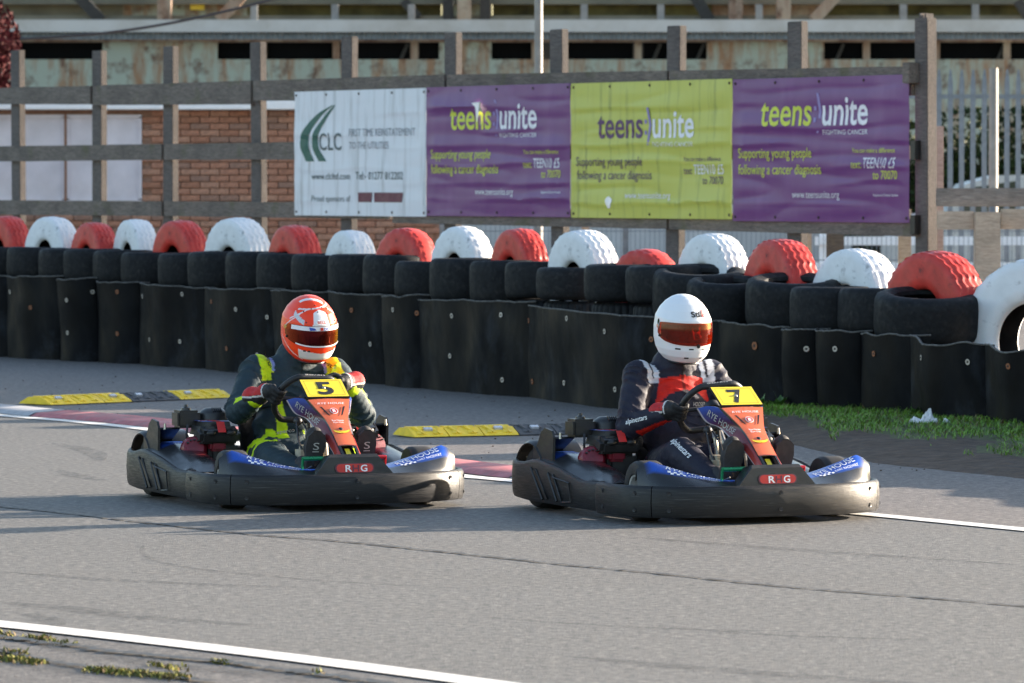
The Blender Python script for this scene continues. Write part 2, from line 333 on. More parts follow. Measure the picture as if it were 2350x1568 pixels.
def lay(v, f, origin, ex, ey, target=None, off=0.002, reach=0.25):  # place glyph plane in space; drop it on the target's surface if given
    ex = Vector(ex).normalized(); ey = (Vector(ey)-ex*Vector(ey).dot(ex)).normalized(); n = ex.cross(ey); o = Vector(origin); out = []
    for q in v:
        p_ = o+ex*q[0]+ey*q[1]
        if target is not None:
            h, nn, _, _ = target.ray_cast(p_+n*reach, -n, reach*2)
            p_ = (h+n*off) if h is not None else p_
        else: p_ = p_+n*off
        out.append(tuple(p_))
    return out, f
def letter(parent, text, origin, ex, ey, w, cap, mat, target=None, bold=0.0, shear=0.0, off=0.002, name='lettering', centre=True, maxlen=None):
    v, f = glyphs(text, bold, shear); v, f = fit(v, f, -w/2 if centre else 0, w/2 if centre else w, 0, cap, maxlen)
    v, f = lay(v, f, origin, ex, ey, target, off); return mk(name, v, f, mat, parent, False)
def disc_shape(poly, n=0):
    return np.array([(a, b, 0.0) for a, b in poly]), [tuple(range(len(poly)))]
def circle(r, n=20, cx=0, cy=0, ry=None): return [(cx+r*math.cos(2*math.pi*k/n), cy+(ry or r)*math.sin(2*math.pi*k/n)) for k in range(n)]
def patch(parent, poly, origin, ex, ey, mat, target=None, off=0.0015, name='decal', reach=0.25):
    v, f = disc_shape(poly); v, f = lay(v, f, origin, ex, ey, target, off, reach); return mk(name, v, f, mat, parent, False)
def copy_tree(o, parent=None):
    c = o.copy(); C.objects.link(c); c.parent = parent
    for ch in list(o.children): copy_tree(ch, c)
    return c
# ================================================================== THE SETTING
def sheet(name, pts, z, mat, kind='structure', lab=None):
    o = mk(name, [(p_[0], p_[1], z) for p_ in pts], [tuple(range(len(pts)))], mat, None, False); tag(o, lab, None, None, kind); return o
def ribbon(name, pix, w, z, mat, kind='structure', jag=0.0, n=8, seed=1, taper=False):
    pts = smooth_path([gnd(*q) for q in pix], n); v = []; f = []; rnd = random.Random(seed)
    for i, q in enumerate(pts):
        t = pts[min(i+1, len(pts)-1)]-pts[max(i-1, 0)]; t /= np.linalg.norm(t); nn = np.array([-t[1], t[0], 0])
        k = (math.sin(math.pi*i/(len(pts)-1))**0.5 if taper else 1.0)
        a = w*k*(0.5+jag*(rnd.random()-0.5)); b = w*k*(0.5+jag*(rnd.random()-0.5)); s_ = jag*w*0.8*(rnd.random()-0.5)
        v += [q+nn*(a+s_)+np.array([0, 0, z]), q-nn*(b-s_)+np.array([0, 0, z])]
        if i: f.append((2*i-2, 2*i-1, 2*i+1, 2*i))
    o = mk(name, v, f, mat, None, False); tag(o, None, None, None, kind); return o
o = mk('ground', [(-300, -100, -0.03), (300, -100, -0.03), (300, 500, -0.03), (-300, 500, -0.03)], [(0, 1, 2, 3)], 'ground', None, False); o['kind'] = 'structure'
FAR_LINE = [(-300, 928), (-120, 943), (0, 955), (180, 970), (360, 990), (560, 1022), (800, 1061), (1066, 1095), (1148, 1103), (1500, 1137), (1960, 1180), (2350, 1218), (2700, 1252)]
NEAR_LINE = [(-400, 1400), (0, 1440), (525, 1500), (1050, 1568), (1500, 1632), (2000, 1710)]
fl = [gnd(*q) for q in FAR_LINE]; nl = [gnd(*q) for q in NEAR_LINE]
runoff = [(-40, 62, 0), (40, 62, 0), (40, 10, 0), (-40, 10, 0)]
sheet('run_off', runoff, -0.006, 'asphalt_runoff')
fls = smooth_path(fl, 6); nls = smooth_path(nl, 6)
sheet('track', [(fls[0][0]-14, fls[0][1]+12, 0)]+[tuple(q) for q in fls]+[(40, 14, 0), (40, 5, 0)]+[tuple(q) for q in nls[::-1]]+[(-40, 22, 0)], 0.0, 'asphalt_track')
sheet('near_verge', [(q[0]-0.02, q[1]-0.10, 0) for q in nls]+[(20, 2, 0), (-40, 2, 0), (-40, 22, 0)], 0.005, 'asphalt_old')
ribbon('white_line', FAR_LINE, 0.13, 0.005, 'paint_white')
ribbon('white_line', NEAR_LINE, 0.15, 0.010, 'paint_white')
seam = [(-100, 1153), (0, 1165), (130, 1178), (300, 1198), (460, 1216), (600, 1231), (760, 1243), (950, 1262), (1150, 1283), (1300, 1299), (1500, 1318), (1800, 1349), (2100, 1373), (2450, 1402)]
ribbon('tar_joint', seam, 0.024, 0.004, 'tar', jag=0.9, n=22)
ribbon('tar_joint', [(-50, 1462), (120, 1485), (300, 1508), (520, 1530), (700, 1552), (900, 1580)], 0.05, 0.012, 'tar', jag=0.9, n=20, seed=5)
for k, (pp, w) in enumerate([([(327, 1252), (330, 1275), (400, 1300), (560, 1320), (800, 1340), (1250, 1362)], 0.035), ([(120, 1018), (170, 1028), (215, 1042), (230, 1060)], 0.14), ([(130, 1080), (180, 1095), (240, 1105)], 0.12),
        ([(0, 1315), (200, 1330), (420, 1342), (700, 1352)], 0.09), ([(0, 1385), (160, 1400), (330, 1420), (600, 1440)], 0.14), ([(1500, 1440), (1800, 1462), (2200, 1475)], 0.06), ([(60, 1410), (110, 1425), (130, 1442)], 0.10), ([(1300, 1510), (1700, 1545), (2200, 1580)], 0.12),
        ([(1450, 1235), (1800, 1262), (2350, 1300)], 0.10), ([(1100, 1420), (1500, 1445), (1900, 1455)], 0.05)]):
    ribbon('skid_mark', pp, w, 0.003, 'skid', taper=True, n=10)
ribbon('tar_joint', [(-60, 1490), (60, 1516), (180, 1538), (330, 1556), (480, 1574)], 0.035, 0.012, 'tar', jag=0.9, n=20, seed=8)
for pp, w in (([(-60, 1505), (150, 1540), (420, 1580)], 0.22), ([(60, 1476), (300, 1520), (600, 1560)], 0.16), ([(520, 1545), (800, 1575), (950, 1600)], 0.2)): ribbon('damp_stain', pp, w, 0.010, 'skid', taper=True, n=10)
# painted kerb behind the far line, in blocks
def kerb_block(px0, px1, mat):
    v = []; f = []; n = 14
    xs = np.linspace(px0, px1, n); tx = [q[0] for q in FAR_LINE]; ty = [q[1] for q in FAR_LINE]
    for i, x in enumerate(xs):
        y = np.interp(x, tx, ty); q = gnd(x, y); q2 = gnd(x+4, np.interp(x+4, tx, ty)); t = q2-q; t /= np.linalg.norm(t); nn = np.array([-t[1], t[0], 0])
        if nn[1] < 0: nn = -nn
        for (d, z) in ((0.14, 0.0), (0.19, 0.022), (0.42, 0.034), (0.50, -0.004)):
            v.append(q+nn*d+np.array([0, 0, z]))
    for i in range(n-1):
        for j in range(3): f.append((i*4+j, (i+1)*4+j, (i+1)*4+j+1, i*4+j+1))
    return v, f
for (a, b, mt, lab) in ((-260, 20, 'kerb_white', 0), (24, 420, 'paint_red', 1), (424, 700, 'kerb_white', 0), (704, 1112, 'paint_red', 1), (1116, 1185, 'kerb_white', 0)):
    v, f = kerb_block(a, b, mt); o = mk('kerb', v, f, mt, None, True); o['kind'] = 'structure'
# raised bank of soil with turf at the foot of the barrier
BASE = [(-900, 756), (-600, 775), (-300, 795), (-150, 806), (0, 817), (145, 825), (325, 834), (475, 845), (640, 858), (890, 881), (970, 890), (1220, 911), (1417, 936), (1640, 950), (1810, 962), (1985, 974), (2105, 983), (2276, 1000), (2450, 1018), (2600, 1034), (2850, 1064), (3080, 1096), (3400, 1150)]
bx_, by_ = [q[0] for q in BASE], [q[1] for q in BASE]
def base_at(x): return gnd(x, float(np.interp(x, bx_, by_)))
LV = np.array([0.515, -0.857, 0]); VV = np.array([0.857, 0.515, 0])     # along the barrier (towards the near end), and away from the track
LOW = [(1430, 938), (1520, 952), (1640, 978), (1760, 1006), (1900, 1040), (2003, 1062), (2182, 1082), (2350, 1099), (2520, 1116), (2700, 1135)]
lo = smooth_path([gnd(*q) for q in LOW], 8); nu = len(lo); nv = 22
hi_ = [base_at(x)+VV*0.35 for x in np.interp(np.arange(nu), np.linspace(0, nu-1, 10), [1405, 1490, 1590, 1690, 1800, 1900, 2060, 2250, 2400, 2560])]
bank_v = []; bank_c = []; turf_f = []; soil_f = []
def bank_h(i, t): return 0.115*min(1, i/18.0)*(t**0.7)*(1.0 if t < 0.8 else 1.0)
for i in range(nu):
    for j in range(nv):
        t = j/(nv-1); q = lo[i]*(1-t)+hi_[i]*t
        h = bank_h(i, t)-0.012*(1-t)+0.018*mnoise.noise(Vector((q[0]*3, q[1]*3, 0)))*(0.2+t)+0.012*mnoise.noise(Vector((q[0]*11, q[1]*11, 3)))*(0.3 if t < 0.05 else 1)
        bank_v.append((q[0], q[1], h)); bank_c.append(0.46+0.22*mnoise.noise(Vector((q[0]*1.3, q[1]*1.3, 5)))-0.10*(i/nu))
for i in range(nu-1):
    for j in range(nv-1):
        (turf_f if (j/(nv-1)) > bank_c[i*nv+j] else soil_f).append((i*nv+j, (i+1)*nv+j, (i+1)*nv+j+1, i*nv+j+1))
o = mk('soil_bank', bank_v, soil_f+turf_f, ['dirt', 'turf_soil'], None, True, None, [0]*len(soil_f)+[1]*len(turf_f)); o['kind'] = 'structure'
bank_bvh = BVHTree.FromPolygons(bank_v, soil_f+turf_f)
gv, gf, gc = [], [], []
def blade(q, h, w, lean, col):
    a = random.random()*6.28; d = np.array([math.cos(a), math.sin(a), 0]); l = np.array([math.cos(a+1.3), math.sin(a+1.3), 0])*lean; n = len(gv)
    gv.extend([q-d*w, q+d*w, q+l*0.35+d*w*0.7+np.array([0, 0, h*0.6]), q+l*0.35-d*w*0.7+np.array([0, 0, h*0.6]), q+l+np.array([0, 0, h])]); gf.extend([(n, n+1, n+2, n+3), (n+3, n+2, n+4)]); gc.extend([col]*5)
for k in range(42000):
    i = random.random()*(nu-1.01); t = random.random(); i0 = int(i); u = i-i0
    if t > 0.93: continue
    ng = 0.53+0.20*mnoise.noise(Vector(tuple((lo[i0]*(1-t)+hi_[i0]*t)*1.3)[:2]+(5,)))-0.10*(i/nu)
    dens = min(1.0, max(0.0, (t-ng+0.06)*6)); dens = max(dens, 0.4 if mnoise.noise(Vector((i*0.35, t*5, 9))) > 0.46 and t > 0.2 and i > 30 else 0.0)
    if random.random() > dens: continue
    q = (lo[i0]*(1-t)+hi_[i0]*t)*(1-u)+(lo[i0+1]*(1-t)+hi_[i0+1]*t)*u
    hit = bank_bvh.ray_cast(Vector((q[0], q[1], 1)), Vector((0, 0, -1)))[0]
    if hit is None: continue
    g = random.random(); col = (0.12+0.13*g, 0.26+0.20*g, 0.015+0.03*g) if random.random() < 0.86 else (0.27, 0.21, 0.09)
    tall = 1.9 if (t > 0.84 and random.random() < 0.25) else 1.0
    blade(np.array(hit), (0.012+0.022*random.random())*tall, 0.0032, 0.02+0.02*random.random(), col)
o = mk('grass', gv, gf, 'grass', None, False, gc); tag(o, 'short bright green grass on the soil bank below the rubber sheets', 'grass', None, 'stuff')
# broad-leaved weeds at the head of the bank
for (x, y, s_) in ((1838, 918, 1.2), (1795, 922, 0.9), (2148, 972, 0.8), (1905, 934, 0.7), (1768, 918, 0.8)):
    q = base_at(x)-VV*0.16; hit = bank_bvh.ray_cast(Vector((q[0], q[1], 1)), Vector((0, 0, -1)))[0]
    if hit is None: hit = Vector(q)
    e = empty('weed', hit); mb = MB(); rnd = random.Random(int(x))
    for k in range(11):
        a = rnd.random()*6.28; el = 0.3+rnd.random()*1.0; L = (0.06+0.05*rnd.random())*s_; d = Vector((math.cos(a)*math.cos(el), math.sin(a)*math.cos(el), math.sin(el))); sd = Vector((-math.sin(a), math.cos(a), 0)); w = 0.018*s_
        mb.add([d*0.01, d*L*0.5+sd*w, d*L*0.5-sd*w, d*L-Vector((0, 0, 0.012))], [(0, 1, 3, 2)])
    mb.build('leaf', 'leaf_green' if False else 'grass', e, False, None, [(0.07, 0.17, 0.025)]*len(mb.v))
    tag(e, 'small broad-leaved weed growing at the foot of the rubber sheets', 'weed', 'weeds along the barrier')
# moss and tufts in the cracks of the near verge
gv, gf, gc = [], [], []
mossline = [((0, 1503), (60, 1510), 30), ((0, 1520), (95, 1530), 90), ((60, 1470), (120, 1478), 30), ((200, 1546), (430, 1566), 260), ((130, 1482), (160, 1486), 10), ((490, 1526), (525, 1530), 14), ((720, 1552), (740, 1556), 6), ((0, 1462), (25, 1466), 12), ((330, 1532), (420, 1545), 20)]
for (a, b, n) in mossline:
    A, B = gnd(*a), gnd(*b)
    for k in range(n*3):
        q = A+(B-A)*random.random()+np.array([random.gauss(0, 0.012), random.gauss(0, 0.035), 0.006]); g = random.random()
        col = (0.10+0.10*g, 0.115+0.08*g, 0.025) if random.random() < 0.75 else (0.16, 0.11, 0.04)
        blade(q, 0.005+0.013*random.random(), 0.005, 0.012, col)
o = mk('moss', gv, gf, 'moss', None, False, gc); tag(o, 'yellow-green moss and tufts in the cracks of the near verge', 'moss', None, 'stuff')
# little stones and crumbs of rubber on the run-off and verge
mb = MB(); rnd = random.Random(3)
for k in range(420):
    x, y = rnd.uniform(0, 2350), rnd.uniform(860, 1090) if k < 330 else rnd.uniform(1500, 1568)
    if k < 330 and y > np.interp(x, [q[0] for q in FAR_LINE], [q[1] for q in FAR_LINE])-10: continue
    if k >= 330 and x > 600: continue
    q = gnd(x, y); s_ = rnd.uniform(0.003, 0.008); mb.ball((q[0], q[1], s_*0.4), (s_, s_*0.8, s_*0.6), 3)
o = mb.build('loose_stones', 'dirt', None, False); tag(o, 'scattered crumbs and small stones on the run-off', 'stones', None, 'stuff')

# ================================================================== rubber speed humps
def hump(pa, pb, parts, label):
    A, B = gnd(*pa), gnd(*pb); L = np.linalg.norm(B-A); ang = math.atan2(B[1]-A[1], B[0]-A[0]); root = empty('speed_hump', A, ang)
    prof = [(-0.17, 0.0), (-0.155, 0.012), (-0.07, 0.048), (0.07, 0.048), (0.155, 0.012), (0.17, 0.0)]; x = 0.0
    for (w, mt) in parts:
        nseg = max(1, int(round(w/0.25))); sw = w/nseg
        for s_ in range(nseg):
            x0, x1 = x+0.004, x+sw-0.004; mb = MB()
            rows = [[(xx, a, b*(1 if 0 < i < 5 else 1)) for (a, b) in prof] for i, xx in enumerate(np.linspace(x0, x1, 6))]
            mb.grid(rows); mb.add(rows[0], [tuple(range(5, -1, -1))]); mb.add(rows[-1], [tuple(range(6))])
            seg = mb.build('yellow_segment' if mt == 'paint_yellow' else 'black_segment', mt, root, False)
            rb = MB()                                     # raised chevron ribs
            for sg in (-1, 1):
                for kx in (0.25, 0.70):
                    cx = x0+sw*kx; rb.box((cx, -0.105, 0.034), (0.03, 0.11, 0.012), Matrix.Rotation(0.45*sg, 3, 'Z') @ Matrix.Rotation(0.40, 3, 'X'), 0.003)
            rb.box((x0+sw*0.5, 0.0, 0.051), (sw*0.82, 0.10, 0.007), None, 0.003); rb.build('tread_rib', mt, seg, False)
            if s_ % 2 == 0:
                rb = MB(); rb.box((x0+sw*0.5, -0.10, 0.042), (0.055, 0.03, 0.016), Matrix.Rotation(0.42, 3, 'X'), 0.002); rb.build('reflector', 'reflector', seg, False)
            x += sw
    tag(root, label, 'speed hump'); return root
hump((78, 928), (560, 908), [(0.75, 'paint_yellow'), (0.45, 'bump_black'), (0.50, 'paint_yellow')], 'yellow and black rubber speed hump on run-off behind the orange-helmeted driver')
hump((925, 1001), (1420, 990), [(0.69, 'paint_yellow'), (0.50, 'bump_black')], 'yellow and black rubber speed hump on run-off between the two karts')

# ================================================================== THE TYRE BARRIER
def tyre_mesh(name, mat, grooves=0):
    # unit tyre: outer radius 1, width 1 along z, hollow
    prof = [(0.60, -0.36), (0.62, -0.44), (0.74, -0.50), (0.86, -0.495), (0.945, -0.45), (0.985, -0.36), (1.0, -0.2), (1.0, 0.2), (0.985, 0.36), (0.945, 0.45), (0.86, 0.495), (0.74, 0.50), (0.62, 0.44), (0.60, 0.36), (0.66, 0.30), (0.92, 0.25), (0.92, -0.25), (0.66, -0.30)]
    mb = MB(); mb.lathe(prof, 44, None, True)
    me = mesh(name, mb.v, mb.f, True); me.materials.append(MATS[mat]); return me
def ribbed_tyre_mesh(name):
    prof = [(0.60, -0.36), (0.62, -0.44), (0.74, -0.50), (0.86, -0.495), (0.94, -0.46), (0.985, -0.42), (1.0, -0.3), (1.0, 0.3), (0.985, 0.42), (0.94, 0.46), (0.86, 0.495), (0.74, 0.50), (0.62, 0.44), (0.60, 0.36), (0.66, 0.30), (0.92, 0.25), (0.92, -0.25), (0.66, -0.30)]
    mb = MB(); n = 128; m_ = len(prof); v = []; f = []
    for k in range(n):
        a = 2*math.pi*k/n; g = 0.965 if k % 4 == 0 else 1.0
        for (r, z) in prof: rr = r*g if r > 0.93 else r; v.append((rr*math.cos(a), rr*math.sin(a), z))
    for k in range(n):
        for j in range(m_): f.append((k*m_+j, ((k+1) % n)*m_+j, ((k+1) % n)*m_+(j+1) % m_, k*m_+(j+1) % m_))
    me = mesh(name, v, f, True); me.materials.append(MATS['rubber_tyre']); return me
slick_me = tyre_mesh('black_tyre', 'rubber_tyre'); ribbed_me = ribbed_tyre_mesh('black_tyre')
def flat_tyre(c, r, w, label, group, me=slick_me, tilt=0.0, rz=0.0):
    o = bpy.data.objects.new('black_tyre', me); C.objects.link(o); o.location = tuple(c); o.scale = (r, r, w)
    o.rotation_euler = (tilt*math.cos(rz), tilt*math.sin(rz), rz); tag(o, label, 'tyre', group); return o
# rubber sheets (conveyor belting) bolted round the stacks: left edge, right edge, top at left and right
SHEETS = [(-130, 24, 632, 634), (18, 147, 634, 636), (143, 232, 640, 642), (226, 328, 646, 650), (320, 478, 652, 658), (472, 640, 660, 666), (634, 768, 664, 671), (760, 897, 670, 677), (889, 974, 678, 682),
          (944, 1220, 688, 692), (1198, 1655, 700, 738), (1640, 1816, 736, 752), (1808, 1895, 756, 757), (1886, 1992, 756, 762), (1980, 2120, 764, 772), (2104, 2278, 778, 792), (2268, 2450, 797, 806), (2440, 2640, 804, 826), (2630, 2850, 824, 850), (2840, 3080, 848, 880), (3070, 3350, 878, 920), (-262, -124, 626, 631), (-402, -256, 619, 625), (-565, -396, 611, 618)]
def belt_z(x, y): q = base_at(x); return CAM_H-(y-420)/FPX*q[1]
sheet_objs = []
for k, (x0, x1, t0, t1) in enumerate(SHEETS):
    A, B = base_at(x0), base_at(x1); L = np.linalg.norm(B-A); nn = 26; mm_ = 8; rnd = random.Random(k); P = []; d = (B-A)/L; out = -np.array([-d[1], d[0], 0]); out = out if out[1] < 0 else -out
    h0, h1 = belt_z(x0, t0), belt_z(x1, t1); amp = (0.12+0.06*rnd.random()) if k < 9 or k > 11 else 0.07; tuck = 0.075 if k < 9 else 0.05; tw = 0.05*(rnd.random()-0.5)
    lobes = max(1, int(round(L/0.62)))
    for i in range(nn+1):
        u = i/nn; row = []
        q = base_at(x0+(x1-x0)*u); bul = amp*(math.sin(math.pi*u)**0.5)+(0.018*math.cos(2*math.pi*u*lobes) if lobes > 1 else 0)-tuck*(abs(2*u-1)**6)
        h = h0+(h1-h0)*u+tw*(u-0.5)+0.016*mnoise.noise(Vector((u*5, k, 0)))+0.006*mnoise.noise(Vector((u*23, k, 4)))+(0.018*math.sin(u*9) if k >= 15 else 0)
        for j in range(mm_+1):
            t = j/mm_; bb = bul*(0.75+0.25*t)+0.022*mnoise.noise(Vector((u*2.2*L, t*1.6, k*3.1)))
            row.append(q+out*(bb+0.006*(k % 2))+np.array([0, 0, -0.01+(h+0.01)*t]))
        P.append(row)
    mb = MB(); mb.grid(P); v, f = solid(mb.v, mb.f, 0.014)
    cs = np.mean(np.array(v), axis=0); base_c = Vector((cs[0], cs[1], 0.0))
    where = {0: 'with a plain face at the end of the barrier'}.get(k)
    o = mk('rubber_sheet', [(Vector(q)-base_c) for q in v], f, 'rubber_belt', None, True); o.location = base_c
    edge = MB(); edge.tube([Vector(r_[-1])-base_c+Vector((0, 0, 0.001)) for r_ in P], 0.006, 5); edge.build('cut_edge', 'belt_edge', o, True)
    sheet_objs.append((o, P))
ORD = 'first second third fourth fifth sixth seventh eighth ninth tenth eleventh twelfth thirteenth fourteenth fifteenth sixteenth seventeenth eighteenth nineteenth twentieth twenty-first twenty-second twenty-third twenty-fourth twenty-fifth twenty-sixth twenty-seventh'.split()
for k, (o, P) in enumerate(sheet_objs):
    if k < 9: tag(o, ORD[8-k]+' narrow black rubber sheet along the barrier from the wide scuffed sheet', 'rubber sheet', 'narrow rubber sheets')
    elif k == 9: tag(o, 'wide black rubber sheet with pale scuffs bolted to the barrier between the two drivers', 'rubber sheet')
    elif k == 10: tag(o, 'widest black rubber sheet with slanting top edge behind the white-helmeted driver', 'rubber sheet')
    elif k == 15: tag(o, 'black rubber sheet with wavy top and muddy patch behind the white litter', 'rubber sheet')
    elif k == 16: tag(o, 'black rubber sheet below the big white tyre with the open hole', 'rubber sheet')
    elif k > 20: tag(o, 'narrow black rubber sheet at the far end of the barrier, beyond the ninth narrow one', 'rubber sheet', 'far end rubber sheets')
    elif k > 16: tag(o, 'black rubber sheet further along the barrier, past the big white tyre with the hole', 'rubber sheet', 'rubber sheets past the big white tyre')
    else: tag(o, ORD[14-k]+' black rubber sheet behind the grass, counted from the sheet with the muddy patch', 'rubber sheet', 'rubber sheets behind the grass')
bvhs = [BVHTree.FromPolygons([tuple(o.matrix_basis @ v_.co+Vector(o.location)) for v_ in o.data.vertices] if False else [tuple(v_.co+Vector(o.location)) for v_ in o.data.vertices], [tuple(q.vertices) for q in o.data.polygons]) for o, P in sheet_objs]
WASH = [(23, 670), (70, 706), (153, 689), (212, 670), (269, 670), (327, 680), (418, 675), (485, 692), (541, 710), (613, 728), (807, 712), (902, 711), (155, 764), (269, 766), (343, 780), (413, 784), (520, 800), (590, 815), (850, 790), (957, 719), (1037, 725), (1150, 723), (1214, 736), (1301, 731), (1388, 761), (1495, 779), (1033, 817), (1153, 872), (1222, 876), (1295, 879), (1412, 894), (1733, 794), (1851, 801), (1917, 801), (2006, 812), (2115, 821), (2222, 831), (2315, 841)]
wm = MB(); wm.lathe([(0.008, 0.0), (0.008, 0.003), (0.018, 0.003), (0.018, 0.0)], 14, None, True); w_me = mesh('washer', wm.v, wm.f, False); w_me.materials.append(MATS['washer_zinc'])
w_me2 = w_me.copy(); w_me2.materials.clear(); w_me2.materials.append(MATS['washer_rust'])
bm_ = MB(); bm_.lathe([(0.0, 0.0035), (0.007, 0.0035), (0.008, 0.0)], 8); b_me = mesh('bolt', bm_.v, bm_.f, True); b_me.materials.append(MATS['bolt_dark'])
camv = Vector((0, 0, CAM_H))
for i, (x, y) in enumerate(WASH):
    d = (Vector(at(x, y, 40.0))-camv).normalized(); best = None
    for (o, P), bv in zip(sheet_objs, bvhs):
        h, n_, _, dist = bv.ray_cast(camv, d)
        if h is not None and (best is None or dist < best[2]): best = (h, n_, dist, o)
    if best is None: continue
    h, n_, _, o = best
    if n_.dot(d) > 0: n_ = -n_
    M = Matrix.Translation(h-Vector(o.location)+n_*0.0015) @ n_.to_track_quat('Z', 'Y').to_matrix().to_4x4()
    rusty = i % 3 == 1 or i in (31, 4)
    w = bpy.data.objects.new('washer', w_me2 if rusty else w_me); C.objects.link(w); w.parent = o; w.matrix_local = M @ Matrix.Scale(1.5 if i == 31 else 1.05, 4)
    b = bpy.data.objects.new('bolt', b_me); C.objects.link(b); b.parent = w
# top row of black tyres: left edge, top, radius
TOPS = [(-125, 566, .28), (-62, 567, .27), (15, 567, .28), (88, 570, .27), (145, 571, .26), (213, 574, .27), (277, 578, .27), (362, 580, .27), (430, 576, .28), (517, 577, .27), (588, 580, .27), (668, 583, .26), (752, 583, .27), (832, 585, .26), (905, 600, .26), (985, 592, .28), (1077, 597, .27), (1158, 600, .26), (1230, 613, .27), (1340, 605, .27), (1435, 608, .27), (1497, 617, .325), (1575, 640, .27), (1710, 637, .325), (1812, 657, .27), (1922, 661, .27), (2005, 670, .345), (2460, 705, .30), (2620, 720, .30), (2780, 740, .30), (2950, 760, .30), (-190, 563, .27), (-255, 560, .27), (-320, 557, .27), (-388, 554, .27), (-455, 551, .27), (-522, 548, .27)]
SS = sorted(SHEETS); zs_top = [belt_z((a+b)/2, (c+d)/2) for a, b, c, d in SS]; xs_top = [(a+b)/2 for a, b, c, d in SS]
for k, (xl, yt, r) in enumerate(TOPS):
    q = base_at(xl+0.45*r*FPX/33); Yc = q[1]+0.27 - (0.12 if k in (22, 24) else 0); X = (xl-1175)/FPX*Yc+r; zt = CAM_H-(yt-420)/FPX*(Yc+0.1); zb = np.interp(xl+40, xs_top, zs_top)-0.02
    if k == 26: zb -= 0.02
    if 17 <= k <= 20: zb = CAM_H-((687, 690, 693, 697)[k-17]-420)/FPX*(Yc-r)
    lab, grp = ORD[25-k]+' black slick tyre along the top row from the widest muddy one' if k < 26 else '', 'top row of black tyres'
    if k > 26: lab, grp = 'black slick tyre on the barrier past the big white tyre with the hole', 'top tyres past the big white tyre'
    if k > 30: lab, grp = 'black slick tyre at the far end of the top row', 'far end of the top row'
    if k == 26: lab, grp = 'widest black slick tyre with muddy scuffs, lying below the near red painted tyre', None
    flat_tyre((X, Yc, (zt+zb)/2), r, zt-zb, lab, grp, slick_me, 0.13 if k in (21, 22, 23, 26) else 0.03*math.sin(k*2.1), 0.0 if k in (21, 22, 23, 26) else k*1.3)
    nz = 2; hz = (zb-0.004)/nz
    for j in range(nz):
        flat_tyre((X+VV[0]*0.05, Yc+0.03, hz*(j+0.5)), r*(0.97 if r < 0.3 else 0.86), hz*0.98, 'black tyre lying in the lower stacks behind the rubber sheets', 'lower stacked tyres', ribbed_me if (k in (17, 18, 19, 20) and j == 1) else slick_me, 0, k*0.7+j)
# painted truck tyres standing behind
def truck_mesh(name, mat, style, rin=0.235):
    # unit-free: outer radius 0.40, width 0.25 along z; blocks cut into the tread
    n = 120; v = []; f = []; Ro = 0.40; hw = 0.125
    prof = [(rin, -0.085), (rin+0.008, -0.105), (rin+0.03, -0.116), ((rin+0.335)*0.5-0.01, -0.122), ((rin+0.335)*0.5+0.005, -0.118), (0.335, -0.125), (0.365, -0.115), (0.385, -0.104)]
    tread = [-0.100, -0.076, -0.072, -0.052, -0.048, -0.026, -0.022, 0.0, 0.004, 0.026, 0.030, 0.050, 0.054, 0.076, 0.080, 0.100]
    groove_cols = {1, 2, 5, 6, 9, 10, 13, 14} if style == 0 else ({3, 4, 11, 12} if style == 1 else set())
    full = [(r, z, None) for r, z in prof]+[(Ro-1.1*z*z, z, c) for c, z in enumerate(tread)]+[(r, -z, None) for r, z in prof[::-1]]+[(rin+0.035, 0.07, None), (0.37, 0.06, None), (0.37, -0.06, None), (rin+0.035, -0.07, None)]
    m_ = len(full)
    for k in range(n):
        a = 2*math.pi*k/n
        for (r, z, c) in full:
            rr, zz = r, z
            if c is not None:
                if style == 0: zz = z+0.007*(1 if (k//2) % 2 else -1); deep = c in groove_cols; deep = deep or ((k % 6 == 0) and (c//2) % 2 == 0)
                elif style == 1: deep = (c in groove_cols) or ((k+2*c) % 8 < 1.5) ; zz = z
                else: deep = ((k//3) % 2 == 0) and (c < 4 or c > 11)
                if deep: rr -= 0.0062
            elif style == 2 and r > 0.33 and (k//3) % 2 == 0 and abs(z) > 0.1: rr -= 0.008
            v.append((rr*math.cos(a), rr*math.sin(a), zz))
    for k in range(n):
        for j in range(m_): f.append((k*m_+j, ((k+1) % n)*m_+j, ((k+1) % n)*m_+(j+1) % m_, k*m_+(j+1) % m_))
    me = mesh(name, v, f, True, None, [1 if (q_ % m_) >= m_-5 or (q_ % m_) == m_-1 else 0 for q_ in range(len(f))]); me.materials.append(MATS[mat]); me.materials.append(MATS['rubber_tyre']); return me
TM = {(c, s_): truck_mesh('painted_tyre', 'tyre_'+c, s_, 0.155) for c in ('red', 'white') for s_ in (0, 1, 2)}
TRUCK = [(-45, 77, 495, 'red', 0), (57, 182, 497, 'white', 1), (168, 263, 510, 'red', 0), (250, 373, 503, 'white', 0), (350, 482, 505, 'red', 1), (472, 623, 499, 'white', 0), (607, 748, 516, 'red', 1), (740, 868, 528, 'white', 1), (862, 1000, 523, 'red', 2), (990, 1132, 519, 'white', 2), (1120, 1267, 524, 'red', 1), (1257, 1424, 527, 'white', 0), (1422, 1543, 571, 'red', 2), (1555, 1718, 535, 'white', 0), (1700, 1880, 548, 'red', 0), (1868, 2060, 570, 'white', 1), (2047, 2247, 575, 'red', 0), (2480, 2680, 590, 'red', 0), (2680, 2880, 598, 'white', 0), (2880, 3090, 606, 'red', 0), (-150, -30, 497, 'white', 0), (-250, -135, 499, 'red', 1), (-350, -235, 496, 'white', 1), (-450, -335, 498, 'red', 0)]
